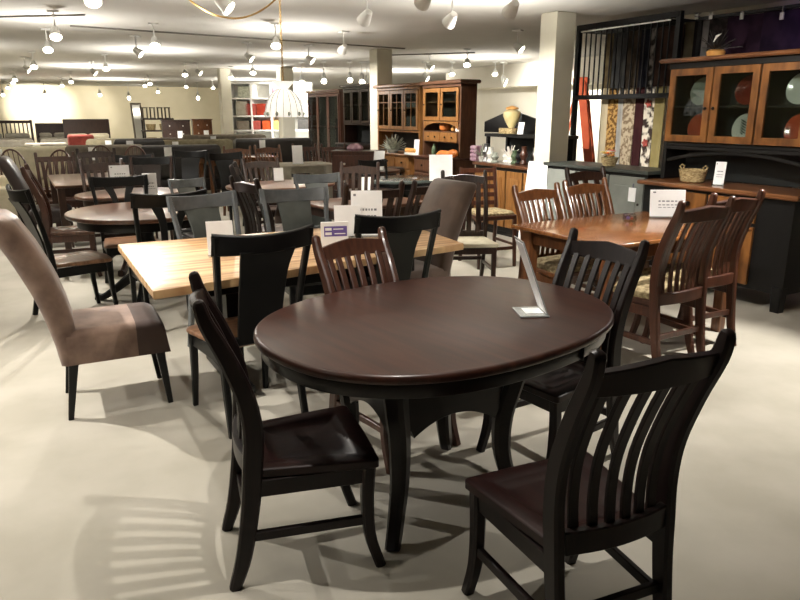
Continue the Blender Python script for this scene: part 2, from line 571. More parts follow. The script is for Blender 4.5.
def windsor_chair(t, wood='oakdark'):
    sh = .45
    bm = BM()
    dish(bm, [(.22 * math.cos(a) , .21 * math.sin(a) * (1.05 if math.sin(a) > 0 else .9)) for a in [2 * PI * k / 28 for k in range(28)]], sh - .035, sh, .012)
    mk('seat', bm, wood, t)
    bm = BM()
    arc = []
    for k in range(19):
        a = PI * k / 18
        z = sh + .53 * math.sin(a) ** .8
        arc.append(V((-.2 * math.cos(a) * (1 + .12 * math.sin(a)), -.16 - .17 * (z - sh) / .53, z)))
    tube(bm, arc, .014)
    mk('bow', bm, wood, t)
    for k in range(6):
        u = -.75 + 1.5 * k / 5
        bm = BM()
        zt = sh + .53 * math.sin(math.acos(u)) ** .8 - .005
        tube(bm, [(u * .17, -.16, sh - .01), (u * .22, -.16 - .17 * (zt - sh) / .53, zt)], .007, 6)
        mk('spindle', bm, wood, t)
    for sx in (-1, 1):
        for sy in (-1, 1):
            bm = BM()
            tube(bm, [(sx * .14, sy * .13, sh - .03), (sx * .18, sy * .18, .22), (sx * .215, sy * .225, 0)], [.014, .02, .011])
            mk('leg', bm, wood, t)
        bm = BM()
        tube(bm, [(sx * .185, -.185, .2), (sx * .185, .185, .2)], .01, 6)
        mk('side_stretcher', bm, wood, t)

def ladder_stool(t, wood='oakdark', seat='fabric_gold'):
    sh, h = .62, 1.12
    for s in (-1, 1):
        bm = BM()
        sweep(bm, spline([(s * .2, -.24, 0), (s * .19, -.2, .3), (s * .185, -.185, .62), (s * .19, -.22, .85), (s * .195, -.27, h)], 4), .034, .036, (1, 0, 0), .2)
        mk('rear_leg_post', bm, wood, t)
        bm = BM()
        sweep(bm, [(s * .2, .18, sh - .03), (s * .205, .21, 0)], [.04, .03], [.04, .03], (1, 0, 0), .18)
        mk('front_leg', bm, wood, t)
        bm = BM()
        sweep(bm, [(s * .2, .19, .26), (s * .19, -.2, .26)], .03, .018, (0, 0, 1), .15)
        mk('side_stretcher', bm, wood, t)
    for k in range(5):
        z = .7 + .095 * k
        y = -.195 - .075 * max(0, z - .7) / .42
        bm = BM()
        sweep(bm, [(.185 * u, y - .03 * (1 - u * u), z) for u in [-1, -.5, 0, .5, 1]], .052, .014, (0, -.15, 1), .2)
        mk('ladder_slat', bm, wood, t)
    bm = BM()
    sweep(bm, [(-.19, .19, .22), (.19, .19, .22)], .036, .02, (0, 0, 1), .15)
    mk('footrest', bm, wood, t)
    bm = BM()
    prism(bm, seat_outline(.45, .37, -.19, .21), sh - .06, sh - .01, .008)
    mk('seat', bm, wood, t)
    bm = BM()
    po = seat_outline(.42, .35, -.17, .19, .05)
    ring_faces(bm, [[bm.verts.new((x * s, .01 + (y - .01) * s, z)) for x, y in po] for s, z in [(1, sh - .011), (1, sh + .01), (.9, sh + .028), (.5, sh + .034), (.05, sh + .035)]])
    mk('seat_cushion', bm, seat, t)

def round_stool(t, m='black', seat='leather'):
    bm = BM(); lathe(bm, [(.17, .6), (.185, .62), (.185, .65), (.16, .675), (.05, .685)], 20)
    mk('seat', bm, seat, t)
    for k in range(4):
        a = PI / 4 + k * PI / 2
        bm = BM()
        tube(bm, [(.12 * math.cos(a), .12 * math.sin(a), .6), (.2 * math.cos(a), .2 * math.sin(a), 0)], .016, 6)
        mk('leg', bm, m, t)
    bm = BM(); lathe(bm, [(.165, .22), (.18, .22), (.18, .24), (.165, .24), (.165, .22)], 20, cap=False)
    mk('foot_ring', bm, m, t)

# ------------------------------------------------------------------ table builders (origin on the floor under the centre)
def soval(a, b, n, k=64):
    out = []
    for i in range(k):
        th = 2 * PI * i / k
        c, s = math.cos(th), math.sin(th)
        out.append((a * abs(c) ** (2 / n) * (1 if c >= 0 else -1), b * abs(s) ** (2 / n) * (1 if s >= 0 else -1)))
    return out

def leg_table(t, L=1.6, W=1.0, H=.76, top='oak_top', leg='oak', th=.03, lw=.075, inset=.07, apron=.09):
    bm = BM(); prism(bm, [(-L / 2, -W / 2), (L / 2, -W / 2), (L / 2, W / 2), (-L / 2, W / 2)], H - th, H, .008, None, 3)
    mk('tabletop', bm, top, t)
    x, y = L / 2 - inset, W / 2 - inset
    for sx in (-1, 1):
        for sy in (-1, 1):
            bm = BM(); sweep(bm, [(sx * x, sy * y, H - th), (sx * x, sy * y, H - th - apron), (sx * x, sy * y, 0)], [lw, lw, lw * .8], [lw, lw, lw * .8], (1, 0, 0), .08)
            mk('leg', bm, leg, t)
    for sy in (-1, 1):
        one('apron', leg, t, -x, x, sy * y - .012, sy * y + .012, H - th - apron, H - th)
    for sx in (-1, 1):
        one('apron', leg, t, sx * x - .012, sx * x + .012, -y, y, H - th - apron, H - th)

def pedestal_table(t, a=.6, b=.6, n=2, H=.76, top='walnut_top', base='black', th=.035, feet=4):
    bm = BM(); prism(bm, soval(a, b, n, 48), H - th, H, .008, None, 3, rb=.018)
    mk('tabletop', bm, top, t)
    bm = BM(); prism(bm, soval(a * .86, b * .86, n, 40), H - th - .075, H - th, .004)
    mk('apron', bm, base, t)
    bm = BM(); lathe(bm, [(.09, H - .11), (.07, H - .16), (.06, H - .22), (.095, .42), (.1, .34), (.07, .27), (.075, .16), (.06, .12)], 20)
    mk('pedestal', bm, base, t)
    for k in range(feet):
        an = PI / 4 + 2 * PI * k / feet
        bm = BM()
        q = V((math.cos(an), math.sin(an), 0))
        sweep(bm, spline([q * .04 + V((0, 0, .22)), q * .16 + V((0, 0, .19)), q * .3 + V((0, 0, .09)), q * .4 + V((0, 0, .03)), q * .46 + V((0, 0, .035))], 4), [.06, .055, .05, .06, .055], [.09, .08, .06, .05, .06], q.cross(V((0, 0, 1))), .2)
        mk('foot', bm, base, t)

# ------------------------------------------------------------------ small things
def sign_card(t, w=.2, h=.26, tilt=12, lines=True, thick=.004):
    """paper in a clear slanted holder, facing -Y"""
    R = Matrix.Rotation(math.radians(-tilt), 4, 'X')
    bm = BM(); box(bm, -w / 2, w / 2, -.002, .002, .004, h, .001, R)
    mk('paper', bm, 'paper', t)
    bm = BM()
    box(bm, -w / 2 - .004, w / 2 + .004, -.06, h * math.sin(math.radians(tilt)) * .25 + .004, 0, .004, .001)
    mk('holder_foot', bm, 'acrylic', t)
    if lines:
        bm = BM()
        rr = random.Random(int(w * 1000 + h * 77))
        for i, (zz, hh) in enumerate([(.56, .045), (.43, .03), (.34, .02)]):
            x = -w * .26
            while x < w * .3:
                l = rr.uniform(.02, .05) * w * 2
                box(bm, x, min(x + l, w * .36), -.0032, -.0018, h * zz, h * (zz + hh), .0004, R)
                x += l + w * .04
        box(bm, -w * .42, -w * .34, -.0032, -.0018, h * .88, h * .93, .0004, R)
        mk('lettering', bm, 'ink', t)

def card(label, p, w, h, rz=0, tilt=12, lines=False, group=None, name='sign_card'):
    t = thing(name, label, 'sign', p, rz, group)
    sign_card(t, w, h, tilt, lines)
    return t
CAMF = -CYAW    # a card turned this way shows its face to the entrance side

def back_at(px, py, h, rz, yt=-.32):
    p = at(px, py, h)
    return V((p.x + yt * math.sin(rz), p.y - yt * math.cos(rz), 0))

D2 = math.radians
# ------------------------------------------------------------------ the espresso dining set in front
t = thing('oval_dining_table', 'glossy dark espresso oval dining table with curved legs and arched aprons', 'table', (1.43, 2.24, 0), D2(9.5))
OT = t
bm = BM(); prism(bm, soval(.752, .571, 2.3, 96), .718, .75, .016, None, 5, rb=.008); mk('tabletop', bm, 'esp_top', t, 60)
bm = BM(); prism(bm, soval(.728, .547, 2.3, 96), .662, .718, .004); mk('apron', bm, 'esp_edge', t, 60)
bm = BM(); box(bm, .2, .204, -.5475, -.5, .664, .716, .0005); mk('leaf_seam', bm, 'black', t)
def tl(x, y, z):          # table-frame point from an offset along the room axes
    c_, s_ = math.cos(D2(9.5)), math.sin(D2(9.5))
    x, y = x - .12, y - .04
    return (x * c_ + y * s_, -x * s_ + y * c_, z)
for sx in (-1, 1):
    for sy in (-1, 1):
        bm = BM()
        q = [(.25, .25, .662), (.236, .238, .54), (.212, .215, .38), (.214, .218, .22), (.245, .25, .08), (.278, .29, 0)]
        sweep(bm, spline([tl(.02 + sx * x * 1.09, sy * y, z) for x, y, z in q], 6), [.085, .075, .07, .062, .054, .05], [.085, .078, .072, .064, .056, .05], (sy * .5, -sx * .87, 0), .2)
        mk('leg', bm, 'esp_edge', t)
def arch(p, q, n=17):
    bm = BM()
    pts, ws = [], []
    for i in range(n):
        f = i / (n - 1)
        u = 2 * f - 1
        pts.append(tl(p[0] + (q[0] - p[0]) * f, p[1] + (q[1] - p[1]) * f, .475 + .055 * (1 - u * u)))
        ws.append(.19 - .03 * (1 - u * u))
    sweep(bm, pts, ws, .024, (0, 0, 1), .1)
    mk('arched_stretcher', bm, 'esp_edge', t)
for sg in (-1, 1):
    arch((-.2, sg * .222), (.24, sg * .222))
    arch((.02 + sg * .24, -.2), (.02 + sg * .24, .2))

GS = 'espresso slat-back chairs around the oval table'
place(slat_chair, 'esp', 'slat_back_chair', 'espresso slat-back chair in full view from behind, with floor all around its back', 'chair', (1.32, 1.354, 0), D2(-6), GS)
place(slat_chair, 'esp', 'slat_back_chair', 'espresso slat-back chair seen from its side at the rounded left end of the oval table', 'chair', (.775, 2.105, 0), D2(-101), GS, (1, 1, .985))
place(slat_chair, 'esp', 'slat_back_chair', 'espresso slat-back chair at the end of the oval table where the clear sign holder stands', 'chair', (1.99, 2.2, 0), D2(96), GS, (1, 1, .985))
place(slat_chair, 'redb', 'slat_back_chair', 'red-brown slat-back chair tucked behind the oval table, facing the camera', 'chair', (1.44, 2.66, 0), D2(192), GS, (1, 1, .965), wood='redbrown', seat='espresso')

# clear sign holder lying open on the oval table
p0 = at(549, 317, .7505)
t = thing('acrylic_sign_holder', 'clear acrylic sign holder with slanted sheet standing on the oval dining table', 'sign holder', (p0.x, p0.y, .7505), D2(-24))
bm = BM(); box(bm, -.115, .002, -.004, .135, 0, .006, .001); mk('holder_base', bm, 'frost', t)
bm = BM(); box(bm, -.085, -.012, .03, .105, .0061, .0085, .0004); o = mk('base_card', bm, 'paper', t)
R = Matrix.Rotation(D2(-21), 4, 'Y')
bm = BM(); box(bm, -.004, 0, -.004, .135, .004, .325, .001, R); mk('holder_plate', bm, 'frost', t)
bm = BM(); box(bm, -.0055, -.0042, .006, .125, .014, .315, .0003, R); mk('sheet', bm, 'paper', t)

# ------------------------------------------------------------------ natural wood table and its chairs
t = thing('plank_dining_table', 'long light natural-wood plank table with thick edge and dark base', 'table', (1.43, 3.82, 0), 0)
rr = random.Random(3)
top = []
cs = [(-.95, -.68), (.92, -.38), (.99, .54), (-.93, .6)]
for i in range(4):
    p, q = cs[i], cs[(i + 1) % 4]
    for k in range(10):
        f = k / 10
        wob = rr.uniform(-.006, .006) if k and i % 2 == 0 else 0
        top.append((p[0] + (q[0] - p[0]) * f, p[1] + (q[1] - p[1]) * f + wob))
bm = BM(); prism(bm, top, .717, .76, .006, None, 2); mk('tabletop', bm, 'hickory', t)
for sx in (-1, 1):
    one('trestle_post', 'black', t, sx * .45 - .04, sx * .45 + .04, -.15, .25, .08, .7, r=.006)
    one('trestle_foot', 'black', t, sx * .45 - .05, sx * .45 + .05, -.3, .4, 0, .08, r=.02)
one('apron', 'black', t, -.62, .62, -.3, .35, .6, .717, r=.006)
one('beam', 'black', t, -.41, .41, .02, .08, .25, .37)

GB = 'black splat-back chairs around the natural-wood table'
place(splat_chair, 'blk', 'splat_back_chair', 'black splat-back chair with tan seat, back turned, beside the red-brown chair', 'chair', (.94, 3.36, 0), D2(7), GB, wood='black', seat='seatbrown', splat=.24)
place(splat_chair, 'blkg', 'splat_back_chair', 'greenish black splat-back chair right behind the red-brown slat chair', 'chair', (1.81, 3.55, 0), D2(-4), GB, wood='blackgreen', seat='leather', splat=.22)
k = back_at(202, 197, .985, D2(196))
place(splat_chair, 'chr', 'splat_back_chair', 'glossy charcoal splat-back chair across the plank table, by the round brown table', 'chair', (k.x, k.y, 0), D2(196), GB, wood='charcoal', seat='leather', splat=.22, splat_m='slate', crest='charcoal')
k = back_at(294, 191, .985, D2(177))
place(splat_chair, 'chr', 'splat_back_chair', 'glossy charcoal splat-back chair on the far side of the plank table, near its sign cards', 'chair', (k.x, k.y, 0), D2(177), GB)

place(parsons_chair, 'taupe', 'parsons_chair', 'taupe suede parsons chair with dark seat front and black legs at the frame edge', 'chair', (.335, 3.875, 0), D2(-92), cloth='suede', front='suede_dark', leg='black')
place(parsons_chair, 'brown', 'parsons_chair', 'brown suede parsons chair at the far end of the plank table', 'chair', (2.37, 4.2, 0), D2(94), cloth='suede_brown', front='suede_brown', leg='oakdark')

card('small white card standing on the plank table behind the black splat-back chair', at(222, 255, .76), .145, .19, D2(-8), 14)
card('large white price sheet with a handwritten number on the plank table', at(367, 236, .76), .20, .29, D2(-26), 12, True)
p = at(352, 240, .76)
card('white sheet peeking out behind the large price sheet on the plank table', V((p.x + .03, p.y + .12, .76)), .17, .2, D2(-20), 12)
p = at(335, 247, .76)
t = thing('leaflet_box', 'white leaflet with purple printed panel on the plank table', 'leaflet', (p.x, p.y, .76), D2(-18))
one('panel', 'paper', t, -.08, .08, -.008, .008, 0, .15, r=.002)
one('purple_print', 'purple', t, -.062, .072, -.0095, -.0081, .065, .125, r=.0005)
one('white_box', 'paper', t, -.056, -.018, -.0105, -.0096, .1, .116, r=.0003)
one('white_box', 'paper', t, -.056, -.018, -.0105, -.0096, .074, .09, r=.0003)
one('white_line', 'paper', t, -.008, .05, -.0105, -.0096, .105, .111, r=.0003)
one('white_line', 'paper', t, -.002, .062, -.0105, -.0096, .078, .084, r=.0003)

# ------------------------------------------------------------------ mission oak table on the right
t = thing('rectangular_dining_table', 'reddish oak rectangular dining table with square legs and a white sheet on it', 'table', (3.74, 3.42, 0), D2(1))
leg_table(t, 1.36, .94, .76, 'oak_top', 'oak', .028, .085, .1, .1)
GO = 'reddish oak slat-back chairs around the rectangular table'
k = back_at(536, 184, 1.0, D2(184))
place(slat_chair, 'oak', 'slat_back_chair', 'oak slat-back chair across the oak table, beside the white column', 'chair', (k.x, k.y, 0), D2(184), GO, (1.12, 1, .985), wood='oak', seat='oak', cushion='fabric_gold', slats=7)
k = back_at(585, 179, 1.0, D2(181))
place(slat_chair, 'oak', 'slat_back_chair', 'oak slat-back chair across the oak table, in front of the grey cabinet', 'chair', (k.x, k.y, 0), D2(181), GO, (1.12, 1, .985))
place(slat_chair, 'oakd', 'slat_back_chair', 'brown gold-cushioned slat-back chair behind the espresso chair by the sign holder', 'chair', (3.42, 2.9, 0), D2(1), GO, (1.12, 1, 1.04), wood='oakdark', seat='oakdark', cushion='fabric_gold', slats=7)
place(slat_chair, 'oakd', 'slat_back_chair', 'brown slat-back chair standing closest to the big hutch doors', 'chair', (3.93, 3.06, 0), D2(-2), GO, (1.12, 1, 1.04))
card('wide white sheet with faint writing on the oak dining table', at(667, 217, .76), .265, .205, D2(-31), 10, True)
p = at(629, 221, .76)
t = thing('glass_paperweight', 'small clear block with coloured stones on the oak dining table', 'paperweight', (p.x, p.y, .76), D2(-30))
bm = BM(); prism(bm, [(-.045, -.03), (.045, -.03), (.05, .03), (-.04, .03)], 0, .055, .012); mk('block', bm, 'acrylic', t)
bm = BM(); sphere(bm, (-.01, 0, .022), .014); mk('stone', bm, 'purple', t)
bm = BM(); sphere(bm, (.02, .004, .02), .012); mk('stone', bm, 'red', t)

# ------------------------------------------------------------------ the big black and cherry hutch
HX, HY = 5.1, 3.83
t = thing('china_hutch', 'tall black china hutch with cherry-framed glass doors and cherry counter', 'hutch', (HX, HY, 0))
HUT = t
def hb(name, m, x0, x1, y0, y1, z0, z1, r=.004, par=None):
    return one(name, m, par or t, x0, x1, y0, y1, z0, z1, r=r)
for sy in (-1, 1):
    for x in (.02, .44):
        bm = BM(); sweep(bm, [(x + .035, sy * .68, .2), (x + .035, sy * .68, .1), (x + .035, sy * .68, 0)], [.09, .085, .075], [.09, .085, .075], (1, 0, 0), .1)
        mk('leg', bm, 'grey_black', t)
hb('lower_carcass', 'grey_black', .03, .5, -.72, .72, .14, .885)
hb('counter', 'rustic_h', -.03, .53, -.77, .77, .885, .925, .01)
for y0 in (-.42, .05):
    d = hb('drawer', 'rustic', .008, .0295, y0, y0 + .44, .67, .86)
    bm = BM(); sweep(bm, [(-.012, y0 + .14, .765), (-.022, y0 + .22, .765), (-.012, y0 + .3, .765)], .035, .016, (0, 0, 1), .2); mk('pull', bm, 'knob', d)
    d = hb('door', 'rustic', .008, .0295, y0, y0 + .44, .17, .64)
    hb('raised_panel', 'rustic', -.002, .0078, y0 + .08, y0 + .36, .25, .56, .008, d)
    bm = BM(); sphere(bm, (-.012, y0 + (.4 if y0 < 0 else .04), .5), .014); mk('knob', bm, 'knob', d)
# upper cabinet
for sy in (-1, 1):
    hb('side_panel', 'grey_black', .26, .56, sy * .735 - .02, sy * .735 + .02, .925, 1.92)
hb('back_panel', 'darkback', .54, .56, -.715, .715, .925, 1.92)
hb('cabinet_floor', 'grey_black', .26, .54, -.715, .715, 1.235, 1.265)
hb('shelf', 'darkback', .3, .54, -.715, .715, 1.565, 1.585)
hb('top_board', 'grey_black', .25, .56, -.76, .76, 1.9, 1.955)
hb('crown', 'rustic_h', .18, .6, -.83, .83, 1.955, 1.99, .014)
for y in (-.165, .275):
    hb('stile', 'grey_black', .25, .28, y - .012, y + .012, 1.265, 1.9)
bm = BM()
sweep(bm, [(.27, .7 * (-1 + i / 8), 1.10 + .09 * (1 - (-1 + i / 8) ** 2)) for i in range(17)], .03, .02, (0, 0, 1), .15)
mk('arched_rail', bm, 'grey_black', t)
hb('niche_rail', 'grey_black', .25, .28, -.715, .715, 1.2, 1.235)
for i, (a, b) in enumerate(((-.6, -.175), (-.155, .265), (.285, .725))):
    bm = BM()
    w = .06
    box(bm, .228, .25, a, a + w, 1.27, 1.9)
    box(bm, .228, .25, b - w, b, 1.27, 1.9)
    box(bm, .228, .25, a + w, b - w, 1.27, 1.27 + w)
    box(bm, .228, .25, a + w, b - w, 1.9 - w, 1.9)
    d = mk('glass_door', bm, 'rustic', t)
    hb('pane', 'pane', .237, .241, a + w - .004, b - w + .004, 1.27 + w - .004, 1.9 - w + .004, .0005, d)
    bm = BM(); sphere(bm, (.214, (b - .03) if i == 1 else (a + .03) if i == 2 else (a + .03), 1.56), .014); mk('knob', bm, 'knob', d)

def plate(label, px, py, X, zs, m, r=.125, leaf=False):
    p = atx(px, py, X)
    t = thing('display_plate', label, 'plate', (X, p.y, zs + r * .96), 0, 'display plates in the big hutch')
    bm = BM()
    lathe(bm, [(.01, .006), (r * .55, .006), (r * .72, .012), (r * .98, .026), (r, .03), (r * .96, .033), (r * .7, .02), (r * .5, .014), (.01, .013)], 32)
    R = Matrix.Rotation(D2(-79), 4, 'Y')
    bmesh.ops.transform(bm, matrix=R, verts=bm.verts[:])
    mk('dish', bm, m, t)
    if leaf:
        bm = BM()
        for k in range(6):
            sweep(bm, [V((-.02, 0, -.06 + k * .022)), V((-.022, .03, -.045 + k * .022)), V((-.024, .055, -.02 + k * .02))], [.004, .014, .003], .002, (0, 0, 1), .2)
            sweep(bm, [V((-.02, 0, -.06 + k * .022)), V((-.022, -.03, -.045 + k * .022)), V((-.024, -.055, -.02 + k * .02))], [.004, .014, .003], .002, (0, 0, 1), .2)
        mk('leaf_pattern', bm, 'leafink', t)
plate('grey green plate on the upper shelf behind the first hutch door', 704, 95, 5.56, 1.585, 'plate_g')
plate('orange plate on the lower shelf behind the first hutch door', 702, 125, 5.56, 1.265, 'plate_o', .13)
plate('dark red plate on the upper shelf behind the middle hutch door', 750, 95, 5.56, 1.585, 'plate_r')
plate('white leaf-patterned plate on the lower shelf behind the middle hutch door', 748, 125, 5.56, 1.265, 'plate_w', .13, True)
plate('white plate on the upper shelf behind the third hutch door', 803, 93, 5.56, 1.585, 'plate_w')
plate('orange plate on the lower shelf behind the third hutch door', 802, 128, 5.56, 1.265, 'plate_o', .13)

p = atx(692, 182, 5.3)
t = thing('wicker_basket', 'woven wicker basket with two handles on the hutch counter', 'basket', (5.3, p.y, .926))
bm = BM(); lathe(bm, [(.085, 0), (.1, .01), (.118, .1), (.122, .11), (.116, .112), (.108, .1), (.09, .015), (.01, .012)], 28); mk('body', bm, 'wicker', t)
for s in (-1, 1):
    bm = BM(); tube(bm, [(0, s * .116, .1), (-.03, s * .122, .135), (0, s * .124, .15), (.03, s * .122, .135), (.005, s * .116, .1)], .007, 6); mk('handle', bm, 'wicker', t)
p = atx(718, 184, 5.28)
card('small leaning price card beside the wicker basket on the hutch counter', V((5.28, p.y, .926)), .085, .2, D2(-62), 16, True)
p = atx(716, 50, 5.48)
t = thing('feathered_ornament', 'dark spiky feathered ornament in a brown pot on top of the hutch', 'ornament', (5.48, p.y, 1.991))
bm = BM(); lathe(bm, [(.05, 0), (.07, .01), (.08, .045), (.06, .06), (.01, .06)], 20); mk('pot', bm, 'squash', t)
bm = BM()
rr = random.Random(5)
for k in range(34):
    a, el = rr.uniform(0, 2 * PI), rr.uniform(.1, 1.3)
    l = rr.uniform(.12, .25)
    q = V((math.cos(a) * math.cos(el) * .6, math.sin(a) * math.cos(el), math.sin(el) * .9))
    sweep(bm, [V((0, 0, .055)), V((0, 0, .055)) + q * l * .6, V((0, 0, .045)) + q * l], [.014, .022, .004], .004, (-q.y, q.x, .1), .2)
mk('foliage', bm, 'leather', t)
bm = BM(); sweep(bm, [V((-.08, -.03, .12)), V((-.09, -.06, .16)), V((-.08, -.1, .18))], [.01, .024, .004], .004, (0, .5, 1), .2); mk('white_feather', bm, 'plate_w', t)

# ------------------------------------------------------------------ rug racks along the right
def rack(label, x, y0, y1, nb, z0=1.72, z1=2.5):
    t = thing('rug_rack', label, 'rack', (x, (y0 + y1) / 2, 0))
    h = (y1 - y0) / 2
    for s in (-1, 1):
        one('upright', 'blackmetal', t, -.025, .025, s * h - .025, s * h + .025, 0, z1, r=.004)
    one('top_beam', 'blackmetal', t, -.03, .03, -h, h, z1 - .06, z1, r=.004)
    one('lower_beam', 'blackmetal', t, -.03, .03, -h, h, z0 - .05, z0, r=.004)
    one('label_strip', 'whitemetal', t, -.034, -.031, -h + .08, h - .06, z1 - .085, z1 - .07, r=.0005)
    for k in range(nb):
        y = -h + (k + .5) * 2 * h / nb
        bm = BM(); sweep(bm, [(0, y, z0), (0, y, z1 - .06)], .014, .014, (1, 0, 0), .1); mk('bar', bm, 'blackmetal', t)
        bm = BM(); sweep(bm, [(.0, y, z1 - .075), (.55, y, z1 - .075)], .014, .02, (0, 1, 0), .1); mk('swing_arm', bm, 'blackmetal', t)
        bm = BM(); sweep(bm, [(.0, y, z0 - .02), (.55, y, z0 + .0)], .014, .02, (0, 1, 0), .1); mk('lower_arm', bm, 'blackmetal', t)
    return t
rack('tall black metal rug rack with vertical bars between the column and the hutch', 6.0, 5.08, 6.5, 18)

def rug(label, x, ya, yb, z0, z1, m, dx=.35):
    t = thing('hanging_rug', label, 'rug', (x, (ya + yb) / 2, 0), 0, 'rugs hanging on the racks')
    n = 10
    bm = BM()
    rings = []
    w = (yb - ya)
    for i in range(n + 1):
        z = z0 + (z1 - z0) * i / n
        ring = []
        for u, v in [(-.5, -.006), (-.25, -.012), (0, -.004), (.25, -.012), (.5, -.006), (.5, .006), (.25, 0), (0, .008), (-.25, 0), (-.5, .006)]:
            ring.append(bm.verts.new((v + .012 * math.sin(3 * u + z * 1.5), u * w, z)))
        rings.append(ring)
    ring_faces(bm, rings)
    o = mk('pile', bm, m, t)
    return t
RG = [
 ('plain beige rug', (172, 160, 132), (186, 174, 148), 600, 606.5, 3),
 ('gold and brown patterned rug', (104, 76, 42), (176, 140, 86), 607, 616, 26),
 ('grey blue rug', (140, 138, 132), (168, 166, 160), 617, 621.5, 5),
 ('beige rug with dark leaf border', (176, 162, 138), (120, 104, 84), 622, 633, 22),
 ('dark maroon rug', (50, 28, 30), (62, 36, 36), 634, 642, 6),
 ('white rug with red flowers and black leaves', (216, 208, 192), (60, 50, 46), 643, 652, 12),
 ('olive rug', (134, 122, 80), (150, 138, 96), 653, 662, 5)]
for i, (nm, a, b, xa, xb, sc) in enumerate(RG):
    pa, pb = atx(xa, 130, 6.2), atx(xb, 130, 6.2)
    t = rug(nm + ' hanging under the black rack beside the hutch', 6.2, pb.y, pa.y, .3, 2.36, rugmat(nm.replace(' ', '_'), a, b, sc, (1, 1, 1), .45 if sc > 8 else .3, .58 if sc > 8 else .7))
    if 'flowers' in nm:
        for z in (1.62, 1.2, .8):
            bm = BM()
            for k in range(5):
                an = k * 2 * PI / 5
                sweep(bm, [V((-.022, 0, z)), V((-.024, .03 * math.cos(an), z + .03 * math.sin(an))), V((-.022, .045 * math.cos(an), z + .045 * math.sin(an)))], [.01, .034, .012], .004, (0, -math.sin(an), math.cos(an)), .2)
            mk('red_flower', bm, 'red', t)
RGU = [('olive brown rug', (70, 60, 42), (84, 74, 54), 606, 613, 8), ('slate grey rug', (46, 46, 46), (58, 58, 56), 613.5, 627, 6), ('dark umber rug', (40, 34, 28), (56, 48, 38), 627.5, 640, 8),
       ('black navy rug', (20, 20, 26), (28, 28, 34), 640.5, 649, 6), ('grey rug with dark leaves', (112, 108, 102), (40, 38, 36), 649.5, 656, 14), ('dark chestnut rug', (42, 30, 26), (54, 40, 34), 656.5, 681, 6)]
for nm, a, b, xa, xb, sc in RGU:
    pa, pb = atx(xa, 60, 6.1), atx(xb, 60, 6.1)
    rug(nm + ' hanging behind the bars of the black rug rack', 6.1, pb.y, pa.y, 1.79, 2.38, rugmat(nm.replace(' ', '_'), a, b, sc))
RG2 = [('khaki rug', (112, 104, 84), (128, 120, 100), 685, 695, 5), ('black rug', (30, 26, 28), (38, 34, 34), 695.5, 702, 5), ('pale grey rug', (126, 124, 124), (150, 148, 148), 702.5, 709, 6),
       ('charcoal patterned rug', (40, 36, 38), (64, 58, 58), 710, 727, 12), ('plum patterned rug', (46, 32, 46), (62, 44, 62), 728, 762, 6), ('wide dark violet rug', (40, 30, 46), (54, 40, 60), 763, 815, 5)]
t = thing('rug_rail', 'dark metal rail carrying the rugs high behind the hutch', 'rail', (6.15, 4.2, 0))
bm = BM()
sweep(bm, [(0, -1.6, 2.42), (0, .8, 2.42)], .04, .03, (1, 0, 0), .1); mk('beam', bm, 'blackmetal', t)
for y in (-1.58, .78):
    one('upright', 'blackmetal', t, .02, .06, y - .02, y + .02, 0, 2.44)
for nm, a, b, xa, xb, sc in RG2:
    pa, pb = atx(xa, 30, 6.22), atx(xb, 30, 6.22)
    rug(nm + ' hanging from the rail behind the top of the hutch', 6.22, pb.y, pa.y, .4, 2.41, rugmat(nm.replace(' ', '_'), a, b, sc))
for xp, lab in ((697, 'the black rug'), (711, 'the charcoal rug'), (742, 'the plum rug'), (782, 'the violet rug')):
    p = atx(xp, 16, 6.12)
    t = thing('rug_tag', 'tiny white clip tag at the top of ' + lab, 'tag', (6.118, p.y, p.z))
    one('clip', 'whitemetal', t, -.005, .005, -.018, .018, -.03, .03, r=.002)
    one('hook', 'steel', t, -.003, .02, -.004, .004, .03, 2.425 - p.z + .01, r=.001)

# ------------------------------------------------------------------ grey sideboard, column, ladder
t = thing('sideboard', 'grey-fronted black sideboard with a flower bowl on it, beneath the hanging rugs', 'sideboard', (5.28, 5.4, 0))
one('top', 'slate', t, -.02, .46, -.75, .75, .95, .985, r=.006)
one('carcass', 'grey_black', t, .02, .44, -.72, .72, .33, .95)
for a in (-.69, -.22, .25):
    d = one('door', 'greycab', t, .0, .0195, a, a + .44, .36, .92)
    one('raised_panel', 'greycab', d, -.01, -.0002, a + .08, a + .36, .45, .83, r=.008)
    bm = BM(); sphere(bm, (-.012, a + .04, .66), .012); mk('knob', bm, 'knob', d)
for x in (.06, .4):
    for y in (-.68, .68):
        bm = BM(); sweep(bm, [(x, y, .33), (x, y, 0)], [.06, .04], [.06, .04], (1, 0, 0), .1); mk('leg', bm, 'grey_black', t)
p = atx(632, 194, 5.255)
t = thing('price_tag', 'white price tag hanging on the grey sideboard front', 'tag', (5.255, p.y, p.z))
one('paper', 'paper', t, -.002, .002, -.045, .045, -.075, .06, r=.001)
one('string', 'ink', t, -.001, .018, -.002, .002, .055, .1, r=.0005)
p = atx(609, 166, 5.45)
t = thing('flower_bowl', 'gold bowl of white, orange and yellow flowers on the grey sideboard', 'flowers', (5.45, p.y, .986))
bm = BM(); lathe(bm, [(.05, 0), (.06, .005), (.08, .05), (.09, .09), (.082, .09), (.07, .045), (.01, .02)], 24); mk('bowl', bm, 'wicker', t)
rr = random.Random(9)
